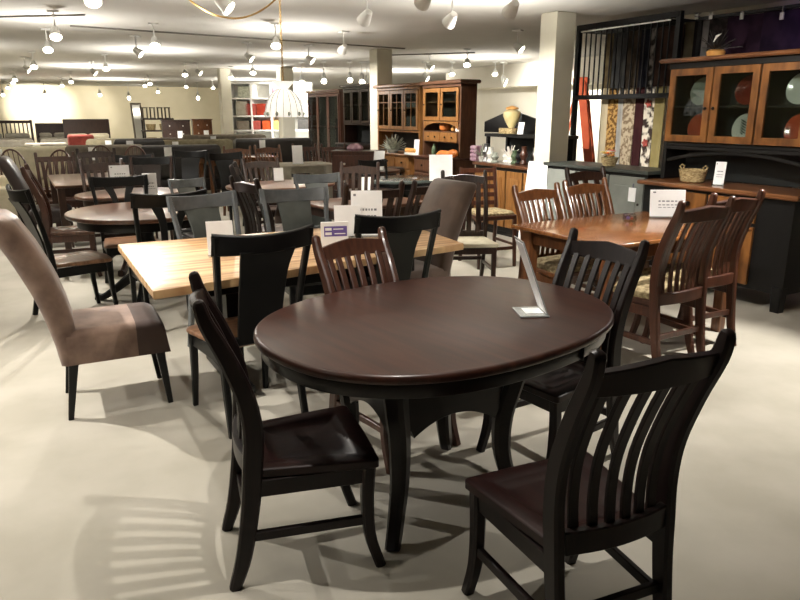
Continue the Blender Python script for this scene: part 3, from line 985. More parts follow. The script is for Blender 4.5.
for k in range(15):
    a, r_ = rr.uniform(0, 2 * PI), rr.uniform(.01, .12)
    c = V((math.cos(a) * r_ * .7, math.sin(a) * r_ + .02, .1 + rr.uniform(0, .06)))
    bm = BM()
    for q in range(5):
        an = q * 2 * PI / 5
        sweep(bm, [c, c + V((.02 * math.cos(an), .02 * math.sin(an), .012)), c + V((.034 * math.cos(an), .034 * math.sin(an), .006))], [.008, .026, .008], .004, (-math.sin(an), math.cos(an), 0), .2)
    sphere(bm, c + V((0, 0, .004)), .009, n=8)
    mk('flower', bm, ['petal_w', 'petal_o', 'petal_y', 'petal_p'][k % 4], t)
bm = BM()
for k in range(9):
    a = k * .7
    tube(bm, [(0, 0, .04), (.05 * math.cos(a), .05 * math.sin(a), .1)], .003, 5)
mk('stems', bm, 'green', t)

k = back_at(590, 164, 1.06, D2(175))
place(slat_chair, 'wal', 'slat_back_chair', 'dark walnut slat chair between the oak chairs and the grey sideboard', 'chair', (k.x - .06, k.y, 0), D2(175), None, (1.05, 1, 1.02), wood='walnut', seat='walnut', slats=3)

bm = BM(); box(bm, 5.44, 5.71, 6.26, 6.53, 0, CZ, .012); struct('column_1', bm, 'colm')
bm = BM(); box(bm, 5.86, 6.16, 11.4, 11.7, 0, CZ, .012); struct('column_2', bm, 'colm')
p = atd(226, 110, 18.5)
bm = BM(); box(bm, p.x - .13, p.x + .13, p.y - .13, p.y + .13, 0, CZ, .012); struct('column_3', bm, 'colm')
p = atd(287, 130, 18)
bm = BM(); box(bm, p.x - .16, p.x + .16, p.y - .16, p.y + .16, 0, CZ, .012); struct('column_4', bm, 'colm')

t = thing('floor_sign', 'blank white floor sign leaning against the white column', 'sign', (5.22, 6.3, 0), D2(-90))
R = Matrix.Rotation(D2(-7), 4, 'X')
bm = BM(); box(bm, -.19, .19, -.008, .008, .02, .98, .004, R); mk('board', bm, 'paper', t)
bm = BM(); box(bm, -.2, .2, -.03, .05, 0, .02, .004); mk('base', bm, 'whitemetal', t)

t = thing('step_ladder', 'orange step ladder standing behind the rug rack and column', 'ladder', (atx(585, 130, 6.5).x, atx(585, 130, 6.5).y + .1, 0), D2(42))
for s in (-1, 1):
    bm = BM(); sweep(bm, [(s * .28, -.3, 0), (s * .17, 0, 1.9)], .1, .1, (1, 0, 0), .1); mk('rail', bm, 'orange', t)
    bm = BM(); sweep(bm, [(s * .26, .42, 0), (s * .16, .04, 1.88)], .04, .025, (1, 0, 0), .1); mk('rear_rail', bm, 'orange', t)
for k in range(6):
    f = (k + .8) / 6.6
    bm = BM(); box(bm, -.28 + .11 * f, .28 - .11 * f, -.3 + .3 * f - .02, -.3 + .3 * f + .06, 1.9 * f - .012, 1.9 * f + .012); mk('step', bm, 'steel', t)
one('top_cap', 'orange', t, -.2, .2, -.07, .1, 1.88, 1.95)

# ------------------------------------------------------------------ round table group on the left
tb = thing('round_dining_table', 'round brown-topped pedestal table with black apron and black scroll feet', 'table', (.9, 5.95, 0), D2(20))
pedestal_table(tb, .59, .59, 2, .76, 'walnut_top', 'black')
place(splat_chair, 'blk', 'splat_back_chair', 'black splat-back chair with tan seat beside the round brown table, turned sideways', 'chair', (.32, 5.78, 0), D2(-76), 'black chairs around the round brown table')
place(splat_chair, 'blky', 'splat_back_chair', 'black chair with a split splat between the round brown table and the plank table', 'chair', (.9, 5.2, 0), D2(3), 'black chairs around the round brown table', None, wood='black', seat='seatbrown', y_shape=True)
place(splat_chair, 'blky2', 'splat_back_chair', 'black split-splat chair facing the camera on the far side of the round brown table', 'chair', (.84, 6.5, 0), D2(180), 'black chairs around the round brown table', (1, 1, .96), wood='black', seat='seatbrown', crest='black', y_shape=True)

place(slat_chair, 'odk', 'slat_back_chair', 'brown curved-post chair in profile behind the black chair of the round table', 'chair', (.42, 7.3, 0), D2(-96), None, (1, 1, 1.04), wood='oakdark', seat='walnut_top')
t = thing('small_round_table', 'small round dark table behind the round brown table', 'table', (1.0, 7.35, 0), .3)
pedestal_table(t, .52, .42, 2, .76, 'walnut_top', 'walnut')
place(slat_chair, 'wal5', 'slat_back_chair', 'dark walnut slat chair facing the camera behind the small round table', 'chair', (.86, 7.95, 0), D2(180), None, (1.05, 1, 1.02), wood='walnut', seat='walnut', slats=5)
t = thing('leg_dining_table', 'brown rectangular table standing among the chairs at the frame edge', 'table', (.88, 9.15, 0))
leg_table(t, 1.0, 1.6, .76, 'walnut_top', 'walnut', .03, .08, .06, .09)
k = back_at(12, 160, 1.0, D2(-100))
place(parsons_chair, 'lea', 'parsons_chair', 'dark brown leather high-back chair in profile, topmost at the frame edge', 'chair', (.3, 9.0, 0), D2(-98), None, (.9, .9, 1), cloth='leather_br', front='leather_br', leg='walnut')
place(slat_chair, 'oakm', 'slat_back_chair', 'brown rail-back chair behind the rectangular brown table', 'chair', (.52, 10.1, 0), D2(180), None, (1.15, 1, 1), wood='oakdark', seat='oakdark', slats=5, gable=0)
place(slat_chair, 'wal5', 'slat_back_chair', 'dark chair with a broad shiny crest behind the rail-back chair', 'chair', (1.03, 10.3, 0), D2(176), None, (1.2, 1, 1.03))
for (x, y, rz, lab) in ((.12, 11.9, 200, 'bow-back spindle chair at the frame edge in front of the slatted headboard'),
                        (.5, 11.4, 150, 'bow-back spindle chair second from the frame edge, turned inward'),
                        (1.35, 12.6, 178, 'bow-back spindle chair below the red cushion'),
                        (1.8, 12.2, 172, 'bow-back spindle chair beside the sofa with a white tag')):
    place(windsor_chair, 'oak', 'bow_back_chair', 'brown ' + lab, 'chair', (x, y, 0), D2(rz), 'bow-back spindle chairs')
# table with two upright cards
p = at(121, 186, .76)
card('wide white sign card on the small round dark table, above a black chair', V((p.x, p.y, .7605)), .2, .22, D2(-3), 8, True)
p = at(151, 197, .76)
card('narrow printed price card beside the far black chair of the round table', V((p.x, p.y, .7605)), .125, .22, D2(-12), 6, True)
for px, py, rz, lab in ((133, 155, 170, 'dark leather-splat chair behind the wide sign card'), (151, 157, 165, 'dark leather-splat chair behind the narrow price card')):
    k = back_at(px, py, 1.0, D2(rz))
    place(splat_chair, 'lea', 'splat_back_chair', lab, 'chair', (k.x, k.y, 0), D2(rz), None, None, wood='walnut', seat='leather_br', splat=.2, splat_m='leather_br')
place(splat_chair, 'chr', 'splat_back_chair', 'small dark shiny chair behind the charcoal chair of the plank table', 'chair', (1.52, 6.66, 0), D2(190), None, (.72, .9, .9))

# ------------------------------------------------------------------ middle tables
t = thing('oval_dining_table', 'brown oval table with a small white card, in front of the slat chairs', 'table', (2.6, 7.4, 0), D2(10))
pedestal_table(t, .62, .43, 2.4, .76, 'walnut_top', 'walnut')
card('small white card standing on the brown oval table', at(279, 181, .76), .11, .15, D2(-14), 12)
place(slat_chair, 'wal5', 'slat_back_chair', 'walnut slat chair facing the camera behind the brown oval table', 'chair', (2.68, 8.06, 0), D2(180), None, (1.1, 1, .97))
k = back_at(233, 166, 1.04, D2(-110))
place(slat_chair, 'wal3', 'slat_back_chair', 'tall dark chair turned sideways at the end of the brown oval table', 'chair', (k.x, k.y, 0), D2(-110), None, (1.1, 1, 1.05), wood='leather_br', seat='walnut', slats=4)
k = back_at(249, 182, .98, D2(-60))
place(slat_chair, 'wal3', 'slat_back_chair', 'dark slim chair between the two charcoal chairs of the plank table', 'chair', (k.x, k.y, 0), D2(-72), None, (.9, 1, 1))
t = thing('square_dining_table', 'dark table behind the large price sheet', 'table', (2.72, 5.58, 0), D2(8))
leg_table(t, .95, .72, .76, 'walnut_top', 'walnut', .03, .07, .06, .08)
k = back_at(323, 172, 1.0, D2(178))
place(splat_chair, 'chr', 'splat_back_chair', 'charcoal splat-back chair with pale posts behind the dark square table', 'chair', (2.6, 6.08, 0), D2(178), None, (.95, 1, .94))
k = back_at(345, 165, 1.0, D2(170))
place(slat_chair, 'wal5', 'slat_back_chair', 'dark slat chair right behind the charcoal chair with pale posts', 'chair', (k.x + .12, k.y + .15, 0), D2(150), None, (1, 1, 1))
place(slat_chair, 'odk2', 'slat_back_chair', 'brown slat chair with curved crest beside the large price sheet', 'chair', (2.42, 5.02, 0), D2(-6), None, (1.15, 1, 1), wood='walnut', seat='cream', slats=4, gable=0)
place(slat_chair, 'odk2', 'slat_back_chair', 'brown slat chair between the price sheet chair and the brown suede chair', 'chair', (2.95, 5.15, 0), D2(8), None, (1, 1, .99))
k = back_at(467, 172, 1.0, D2(150))
place(slat_chair, 'odk3', 'slat_back_chair', 'grey-brown slat chair right behind the brown suede parsons chair', 'chair', (k.x, k.y, 0), D2(155), None, (1, 1, 1.0), wood='walnut', seat='cream', slats=4)
p = at(488, 264, 0)
place(ladder_stool, 'a', 'ladder_back_stool', 'tall ladder-back counter stool with patterned seat in the open aisle', 'stool', (p.x, p.y + .02, 0), D2(172), None, (1, 1, .87))
t = thing('glass_top_table', 'grey glass-topped table with a big white sign', 'table', (4.15, 7.35, 0), D2(8))
pedestal_table(t, .55, .38, 2.3, .76, 'glassy', 'black')
card('big blank white sign on the grey glass-topped table', at(441, 181, .76), .27, .3, D2(-24), 10)
place(splat_chair, 'blk', 'splat_back_chair', 'black chair behind the grey glass-topped table', 'chair', (4.12, 7.8, 0), D2(186), None, (.85, 1, .93))
p = at(370, 170, .76)
t = thing('side_table', 'brown round table with a slanted white card, before the dresser', 'table', (p.x + .04, p.y + .02, 0), 0)
pedestal_table(t, .4, .36, 2, .76, 'walnut_top', 'walnut')
card('slanted white card on the brown round table before the dresser', V((p.x + .1, p.y - .05, .76)), .15, .27, D2(-40), 22)
p = at(366, 187, .72)
t = thing('coffee_table', 'low dark table with a tilted white brochure behind the price sheet', 'table', (p.x + .05, p.y + .05, 0), .2)
leg_table(t, .6, .5, .68, 'walnut', 'black', .03, .06, .05, .07)
card('tilted white brochure on the low dark table', V((p.x - .02, p.y - .05, .68)), .13, .17, D2(-20), 30)
for px, py, lab in ((393, 167, 'round black stool beside the white card table'), (390, 178, 'round black stool nearer the glass-topped table'), (378, 172, 'silver-grey seated stool below the slanted white card')):
    p = at(px, py, .68)
    place(round_stool, 'g' if 'silver' in lab else 'b', 'round_stool', lab, 'stool', (p.x, p.y, 0), 0, None, None, m='whitemetal' if 'silver' in lab else 'black', seat='steel' if 'silver' in lab else 'leather')
# oak chairs further back
for px, py, rz, key, lab in ((267, 146, 178, 'oak', 'light oak slat chair behind the walnut chair of the oval table'), (237, 147, 160, 'oak', 'light oak slat chair beside the brown far table'),
                    (304, 144.5, 178, 'oakm', 'brown slat chair standing before the glass display cabinet'), (333, 144.5, 170, 'oakm', 'brown slat chair next to the dresser with white knobs')):
    k = back_at(px, py, 1.0, D2(rz))
    place(slat_chair, key, 'slat_back_chair', lab, 'chair', (k.x, k.y, 0), D2(rz), None, (1.02, 1, 1))
p = at(238, 156, .76)
t = thing('leg_dining_table', 'orange-brown table behind the tall dark sideways chair', 'table', (p.x, p.y, 0), 0)
leg_table(t, 1.3, .9, .76, 'oak_top', 'oak', .03, .08, .06, .1)
p = at(304, 164, .76)
t = thing('leg_dining_table', 'pale taupe table with a tall white card behind the oval table', 'table', (p.x, p.y + .15, 0), 0)
leg_table(t, .95, .7, .76, 'linen', 'linen', .03, .2, .1, .1)
card('tall white card on the pale taupe table', at(298, 164, .76), .16, .28, D2(-10), 6)
for px, py, rz, lab in ((190, 151, 150, 'black high chair beside the low black bench sofa'), (224, 153, 190, 'black high chair in front of the taupe sofa')):
    k = back_at(px, py, 1.0, D2(rz))
    place(splat_chair, 'blk', 'splat_back_chair', lab, 'chair', (k.x, k.y, 0), D2(rz), 'black high chairs in the middle')

# ------------------------------------------------------------------ upholstered pieces and beds far at the back
def sofa(t, W=1.9, m='grey', leg='walnut'):
    bm = BM(); prism(bm, [(-W / 2, -.42), (W / 2, -.42), (W / 2, .42), (-W / 2, .42)], .1, .3, .03); mk('base', bm, m, t)
    bm = BM(); prism(bm, [(-W / 2, .22), (W / 2, .22), (W / 2, .46), (-W / 2, .46)], .3, .86, .08, None, 4); mk('backrest', bm, m, t)
    one('price_tag', 'paper', t, W * .12, W * .12 + .13, .461, .466, .62, .83, r=.001)
    for s in (-1, 1):
        bm = BM(); prism(bm, [(s * W / 2 - s * .2, -.44), (s * W / 2, -.44), (s * W / 2, .4), (s * W / 2 - s * .2, .4)], .1, .62, .07, None, 4); mk('arm', bm, m, t)
        bm = BM(); prism(bm, [(s * .005, -.44), (s * (W / 2 - .21), -.44), (s * (W / 2 - .21), .22), (s * .005, .22)], .3, .47, .05, None, 3); mk('seat_cushion', bm, m, t)
        bm = BM(); prism(bm, [(s * .005, .06), (s * (W / 2 - .21), .06), (s * (W / 2 - .21), .24), (s * .005, .24)], .46, .82, .06, None, 3); mk('back_cushion', bm, m, t)
        for y in (-.36, .36):
            one('leg', leg, t, s * (W / 2 - .08) - .03, s * (W / 2 - .08) + .03, y - .03, y + .03, 0, .1)
SO = 'sofas and armchairs at the back of the showroom'
def sofa_at(px, py, h, W, m, rz, lab, dh=0):
    p = at(px, py, h)
    return place(sofa, m + str(W), 'sofa' if W > 1.3 else 'armchair', lab, 'sofa' if W > 1.3 else 'armchair', (p.x, p.y, 0), D2(rz), SO, (1, 1, h / .86), W=W, m=m)
sofa_at(222, 134, 1.0, 2.0, 'grey', 176, 'taupe sofa seen from behind with a white tag, before the lit shelves')
sofa_at(185, 139, .95, 1.9, 'beige', 178, 'olive beige sofa standing in front of the brown dressers')
sofa_at(120, 138, .95, 1.4, 'beige', 170, 'pale olive armchair below the leaning mirror')
sofa_at(104, 144, .95, 1.35, 'grey', 176, 'grey sofa with a hanging white tag behind the bow-back chairs')
sofa_at(46, 142, .95, .8, 'linen', 176, 'grey linen armchair beside the yellow cloth')
sofa_at(15, 146, .92, 1.8, 'cream', 180, 'cream sofa at the frame edge behind the bow-back chairs')
sofa_at(137, 138, 1.02, .95, 'leather', 176, 'black leather armchair below the leaning mirror, its top strip white')
sofa_at(268, 137.5, .98, 1.7, 'leather', 178, 'black leather sofa in front of the lit shelves, under the hanging glass lamp')
sofa_at(161, 137.5, .95, .75, 'suede_brown', 172, 'brown armchair with a white tag between the black pieces')
sofa_at(180, 144, .95, 1.4, 'leather', 170, 'low black bench sofa with a white tag in the middle')
t = place(sofa, 'cream2', 'sofa', 'long cream sofa behind the brown curved-post chairs, cut by the frame edge', 'sofa', (-.45, 11.0, 0), D2(90), SO, None, W=2.2, m='cream')

def bed(t, W=1.7, m='walnut', slatted=False, cover='linen', H=1.3):
    if slatted:
        for s in (-1, 1):
            one('headboard_post', m, t, s * W / 2 - .04, s * W / 2 + .04, .96, 1.04, 0, H)
        one('headboard_rail', m, t, -W / 2, W / 2, .97, 1.03, H - .12, H - .02)
        one('headboard_rail', m, t, -W / 2, W / 2, .97, 1.03, .45, .55)
        for k in range(13):
            x = -W / 2 + W * (k + 1) / 14
            one('headboard_slat', m, t, x - .022, x + .022, .985, 1.015, .55, H - .12)
    else:
        one('headboard', m, t, -W / 2, W / 2, .96, 1.04, .05, H, r=.02)
    one('bed_frame', m, t, -W / 2 + .03, W / 2 - .03, -1.02, .96, .12, .32)
    for sx in (-1, 1):
        for sy in (-.95, .9):
            one('leg', m, t, sx * (W / 2 - .1) - .03, sx * (W / 2 - .1) + .03, sy - .03, sy + .03, 0, .12)
    bm = BM(); prism(bm, [(-W / 2 + .04, -1.0), (W / 2 - .04, -1.0), (W / 2 - .04, .95), (-W / 2 + .04, .95)], .32, .62, .09, None, 4); mk('mattress', bm, cover, t)
    for s in (-1, 1):
        bm = BM(); prism(bm, [(s * .04, .5), (s * (W / 2 - .1), .5), (s * (W / 2 - .1), .92), (s * .04, .92)], .61, .78, .07, None, 3); mk('pillow', bm, cover, t)
BD = 'beds along the back wall'
def bed_at(px, D, W, m, sl, cover, H, lab):
    p = atd(px, 140, D)
    t = thing('bed', lab, 'bed', (p.x, p.y - 1.05, 0), 0, BD)
    bed(t, W, m, sl, cover, H)
bed_at(4, 26, 1.9, 'walnut', True, 'linen', 1.25, 'bed with a dark slatted headboard at the frame edge')
bed_at(53, 27, 1.1, 'walnut', False, 'linen', 1.12, 'bed with the small plain dark headboard beside the slatted one')
bed_at(88, 26, 1.55, 'walnut', False, 'cream', 1.28, 'bed with a tall plain dark headboard under the brightly lit wall')
p = atd(81, 141, 22)
t = thing('padded_bench', 'brick red padded bench at the foot of the tall headboard bed', 'bench', (p.x, p.y, 0))
bm = BM(); prism(bm, [(-.36, -.25), (.36, -.25), (.36, .25), (-.36, .25)], .12, .85, .06, None, 3); mk('pad', bm, 'red', t)
for s in (-1, 1):
    for y in (-.2, .2):
        one('leg', 'walnut', t, s * .3 - .03, s * .3 + .03, y - .03, y + .03, 0, .12)
p = atd(55, 146, 16)
t = thing('small_chest', 'small chest with a folded yellow cloth on it behind the rail-back chair', 'chest', (p.x, p.y, 0))
one('body', 'walnut', t, -.25, .25, -.2, .2, 0, .7)
p3 = t.location
t = tag(one('folded_cloth', 'yellow', None, -.2, .2, -.18, .18, 0, .07, r=.02), 'folded yellow cloth lying on a small chest', 'cloth')
t.location = (p3.x, p3.y, .701)

# leaning mirror, shelf, dressers
p = atd(140, 135, 27)
t = thing('standing_mirror', 'tall narrow framed mirror leaning at the back wall', 'mirror', (p.x, p.y, .25), D2(10))
t.rotation_euler = (D2(-6), 0, D2(12))
one('glass', 'mirror', t, -.15, .15, -.012, -.002, .06, 1.55, r=.001)
for a, b, c, d in ((-.2, -.15, 0, 1.62), (.15, .2, 0, 1.62)):
    one('side_rail', 'grey', t, a, b, -.03, .02, c, d)
one('top_rail', 'grey', t, -.15, .15, -.03, .02, 1.55, 1.62)
one('bottom_rail', 'grey', t, -.15, .15, -.03, .02, 0, .06)
bm = BM(); tube(bm, [(0, .02, 1.3), (0, .4, .05)], .02, 6); mk('stand_leg', bm, 'walnut', t)

def dresser(t, W=1.2, Dp=.5, H=1.1, m='walnut', rows=4, cols=2):
    one('carcass', m, t, -W / 2, W / 2, -Dp / 2, Dp / 2, .08, H)
    one('top', m, t, -W / 2 - .02, W / 2 + .02, -Dp / 2 - .02, Dp / 2 + .02, H, H + .03, r=.006)
    for sx in (-1, 1):
        for sy in (-1, 1):
            one('leg', m, t, sx * (W / 2 - .04) - .03, sx * (W / 2 - .04) + .03, sy * (Dp / 2 - .04) - .03, sy * (Dp / 2 - .04) + .03, 0, .08)
    if rows > 3:
        one('price_tag', 'paper', t, .02, .16, -Dp / 2 - .03, -Dp / 2 - .0185, H * .62, H * .62 + .2, r=.001)
    for r in range(rows):
        for c in range(cols):
            w, h = (W - .04) / cols, (H - .14) / rows
            x0, z0 = -W / 2 + .02 + c * w, .11 + r * h
            d = one('drawer', m, t, x0 + .008, x0 + w - .008, -Dp / 2 - .018, -Dp / 2 - .0005, z0 + .008, z0 + h - .008)
            for f in ((.25, .75) if w > .45 else (.5,)):
                bm = BM(); sphere(bm, (x0 + w * f, -Dp / 2 - .03, z0 + h / 2), .018, n=8); mk('knob', bm, 'whitemetal', d)
p = atd(158, 130, 22)
t = thing('open_shelf', 'open dark bakers shelf with baskets beside the brown dressers', 'shelf', (p.x, p.y, 0))
for sx in (-1, 1):
    for sy in (-1, 1):
        one('post', 'blackmetal', t, sx * .42 - .02, sx * .42 + .02, sy * .2 - .02, sy * .2 + .02, 0, 1.35)
for z in (.15, .55, .95, 1.3):
    one('shelf_board', 'walnut', t, -.46, .46, -.24, .24, z, z + .04)
BK = ('basket on the second board of the bakers shelf', 'basket on the third board of the bakers shelf')
for z, lab in zip((.59, .99), BK):
    for s in (-1, 1):
        q = thing('storage_basket', 'woven ' + lab, 'basket', (p.x + s * .2, p.y, z + .001), 0, 'baskets on the bakers shelf')
        bm = BM(); lathe(bm, [(.12, 0), (.15, .18), (.14, .18), (.11, .02), (.01, .02)], 16); mk('body', bm, 'wicker', q)
for k in range(4):
    q = thing('lantern', 'dark lantern standing on top of the bakers shelf', 'lantern', (p.x - .34 + k * .22, p.y, 1.341), 0, 'lanterns on top of the bakers shelf')
    for a in (-1, 1):
        for b in (-1, 1):
            one('post', 'grey', q, a * .06 - .01, a * .06 + .01, b * .06 - .01, b * .06 + .01, .02, .3)
    one('base', 'grey', q, -.08, .08, -.08, .08, 0, .02)
    one('roof', 'grey', q, -.08, .08, -.08, .08, .3, .33)
for px, D, W, H, m, lab in ((176, 21, .78, 1.28, 'walnut', 'tall dark walnut dresser with a white tag beside the bakers shelf'), (202, 21.3, .55, 1.3, 'oak', 'reddish tall dresser beside the walnut dresser')):
    p = atd(px, 130, D)
    t = thing('dresser', lab, 'dresser', (p.x, p.y, 0), D2(-8))
    dresser(t, W, .5, H, m, 5, 1)
p = atd(361, 152, 10.9)
t = thing('dresser', 'brown dresser with white knobs standing before the dark glass cabinet', 'dresser', (p.x - .05, p.y, 0), D2(-35))
dresser(t, .74, .42, .93, 'oakdark', 3, 1)
bm = BM(); lathe(bm, [(.11, 0), (.13, .03), (.11, .07), (.06, .1), (.01, .105)], 20)
o = tag(mk('covered_dish', bm, 'mauve'), 'domed mauve dish on top of the dresser with white knobs', 'dish')
o.location = (p.x - .1, p.y, .961)

# ------------------------------------------------------------------ lit shelf wall with textiles
p0, p1 = atd(232, 110, 19.5), atd(311, 110, 19.5)
rz = math.atan2((p1 - p0).y, (p1 - p0).x)
L = (p1 - p0).length
t = thing('display_shelving', 'white wall shelving full of textiles behind the hanging glass lamp', 'shelving', (p0.x, p0.y, 0), rz)
SH = t
one('back_board', 'whitemetal', t, 0, L, .3, .32, 0, 2.3)
for z in (.1, .65, 1.02, 1.4, 1.86, 2.26):
    one('shelf_board', 'whitemetal', t, 0, L, -.05, .3, z, z + .04)
for k in range(5):
    x = L * k / 4
    one('divider', 'whitemetal', t, x - .02, x + .02, -.05, .3, 0, 2.3)
def textile(label, x0, x1, z0, z1, m, grp='folded textiles on the white shelving'):
    P = Matrix.Translation(SH.location) @ Matrix.Rotation(rz, 4, 'Z') @ V(((x0 + x1) / 2, .1, z0))
    o = tag(one('folded_textile', m, None, -(x1 - x0) / 2, (x1 - x0) / 2, -.11, .12, 0, z1 - z0, r=.02), label, 'textile', grp)
    o.location = P
    o.rotation_euler = (0, 0, rz)
q = L / 4
for k in range(4):
    textile(['brick red', 'dark red', 'brick red', 'dark red'][k] + ' folded throw, %s in the red row on the white shelving' % ['first', 'second', 'third', 'last'][k], q * .7 + k * .29, q * .7 + k * .29 + .27, 1.441, 1.75, ['red', 'plate_r', 'red', 'plate_r'][k])
for k in range(3):
    textile(['brick red', 'orange', 'peach'][k] + ' folded throw on the shelf below the red row', q * .95 + k * .3, q * .95 + k * .3 + .24, 1.061, 1.3, ['red', 'plate_o', 'squash'][k])
textile('grey patterned pillow on the white shelving next to the third column', .12, .42, 1.441, 1.82, 'linen')
textile('pale sage pillow on the top of the white shelving', .2, .5, 1.901, 2.2, 'palegreen')
textile('mauve and white pillow on the top of the white shelving', q * 2.1, q * 2.1 + .4, 1.901, 2.2, 'mauve')
textile('grey folded blanket at the low end of the white shelving', .1, .45, 1.061, 1.3, 'grey')
textile('silver grey cushion at the far end of the white shelving', q * 3.3, q * 3.3 + .4, 1.061, 1.34, 'steel')

# ------------------------------------------------------------------ row of hutches along the aisle
def hutch(t, W, Dp, zc, H, m, top, ndoor, niche, drawers=0, dark='darkback', muntin=True, base_cols=3):
    """front faces -X; local x runs into the depth, y along the wall"""
    h = W / 2
    one('lower_carcass', m, t, .02, Dp, -h, h, .08, zc - .03)
    one('plinth', m, t, .04, Dp - .02, -h + .02, h - .02, 0, .08)
    one('counter', top, t, -.02, Dp, -h - .02, h + .02, zc - .03, zc, r=.008)
    w = W / base_cols
    for c in range(base_cols):
        y0 = -h + c * w
        d = one('drawer', m, t, .002, .0195, y0 + .02, y0 + w - .02, max(zc - .22, .1), zc - .05)
        bm = BM(); sphere(bm, (-.012, y0 + w / 2, zc - .135), .016, n=8); mk('knob', bm, 'knob', d)
        if zc < .5:
            continue
        d = one('door', m, t, .002, .0195, y0 + .02, y0 + w - .02, .12, zc - .25)
        one('raised_panel', m, d, -.006, .0018, y0 + .08, y0 + w - .08, .2, zc - .33, r=.006)
    x0 = Dp * .38
    for s in (-1, 1):
        one('side_panel', m, t, x0, Dp, s * (h - .02) - .02, s * (h - .02) + .02, zc, H - .04)
    one('back_panel', dark, t, Dp - .02, Dp, -h + .04, h - .04, zc, H - .04)
    one('cabinet_floor', m, t, x0, Dp - .02, -h + .04, h - .04, zc + niche - .03, zc + niche)
    one('shelf', m, t, x0 + .06, Dp - .02, -h + .04, h - .04, (zc + niche + H) / 2 - .01, (zc + niche + H) / 2 + .01)
    one('top_board', m, t, x0 - .01, Dp, -h, h, H - .07, H - .03)
    one('crown', m, t, x0 - .06, Dp + .02, -h - .06, h + .06, H - .03, H + .02, r=.012)
    w = (W - .06) / ndoor
    for c in range(ndoor):
        y0 = -h + .03 + c * w
        a, b, z0, z1 = y0 + .008, y0 + w - .008, zc + niche + .01, H - .08
        fr = .055
        bm = BM()
        for u in ((a, a + fr, z0, z1), (b - fr, b, z0, z1), (a + fr, b - fr, z0, z0 + fr), (a + fr, b - fr, z1 - fr, z1)):
            box(bm, x0 - .022, x0 - .001, *u)
        d = mk('glass_door', bm, m, t)
        one('pane', 'pane', d, x0 - .014, x0 - .01, a + fr - .003, b - fr + .003, z0 + fr - .003, z1 - fr + .003, r=.0005)
        if muntin:
            bm = BM()
            mid = (a + b) / 2
            box(bm, x0 - .02, x0 - .006, mid - .006, mid + .006, z0 + fr, z1 - fr)
            box(bm, x0 - .02, x0 - .006, a + fr, mid - .006, z1 - fr - .14, z1 - fr - .128)
            box(bm, x0 - .02, x0 - .006, mid + .006, b - fr, z1 - fr - .14, z1 - fr - .128)
            mk('muntin', bm, m, d)
        bm = BM(); sphere(bm, (x0 - .03, b - .03, (z0 + z1) / 2), .012, n=8); mk('knob', bm, 'knob', d)
    if drawers:
        one('drawer_shelf', m, t, x0, Dp - .02, -h + .04, h - .04, zc + .2, zc + .36)
        w = (W - .12) / drawers
        for c in range(drawers):
            y0 = -h + .06 + c * w
            d = one('small_drawer', m, t, x0 - .016, x0 - .0005, y0 + .01, y0 + w - .01, zc + .215, zc + .345)
            for f in (.3, .7):
                bm = BM(); sphere(bm, (x0 - .026, y0 + w * f, zc + .28), .012, n=8); mk('knob', bm, 'knob', d)
def hutch_at(X, pxL, pxR, zc, H, m, lab, top=None, **kw):
    dp = kw.pop('Dp', .5)
    a, b = atx(pxL, 110, X + dp * .38), atx(pxR, 110, X + dp * .38)
    t = thing('china_hutch', lab, 'hutch', (X, (a.y + b.y) / 2, 0), 0)
    hutch(t, abs(a.y - b.y), dp, zc, H, m, top or m, **kw)
    return t
M['umber'] = mat('umber_wood', (82, 54, 38), .4, (102, 70, 50), 5, (6, 6, 1), coat=.1)
hA = hutch_at(5.35, 423, 461, .9, 1.94, 'umber', 'brown hutch with arched glass doors and pumpkins, beside the black counter', top='oakdark', ndoor=2, niche=.5, drawers=2, muntin=False, base_cols=2, Dp=.42)
for o in hA.children:
    if o.name.startswith(('small_drawer', 'glass_door')):
        o.data.materials[0] = M['honey']
bm = BM()
W2 = (atx(423, 110, 5.51).y - atx(461, 110, 5.51).y) / 2
for i in range(12):
    u0, u1 = -1 + i / 6, -1 + (i + 1) / 6
    z = [1.28 + .1 * math.sqrt(max(0, 1 - u * u)) for u in (u0, u1)]
    prism(bm, [(u0 * (W2 - .045), z[0]), (u1 * (W2 - .045), z[1]), (u1 * (W2 - .045), 1.4), (u0 * (W2 - .045), 1.4)], 5.35 - 5.35 + .145, .157, .001, Matrix(((0, 0, 1, 0), (1, 0, 0, 0), (0, 1, 0, 0), (0, 0, 0, 1))), 1)
mk('arched_valance', bm, 'honey', hA)
hB = hutch_at(5.5, 377.5, 420, .88, 1.95, 'honey', 'honey oak hutch with three glass doors and greenery on its counter', ndoor=3, niche=.36)
hC = hutch_at(6.1, 343.5, 371, .9, 2.05, 'walnut', 'dark walnut hutch standing between the oak cabinet and the slim white column', ndoor=3, niche=.4, muntin=False)
hD = hutch_at(6.6, 308, 340, .3, 2.02, 'oakdark', 'tall brown display cabinet with glass doors at the far end of the hutch row', ndoor=3, niche=.05, muntin=False)

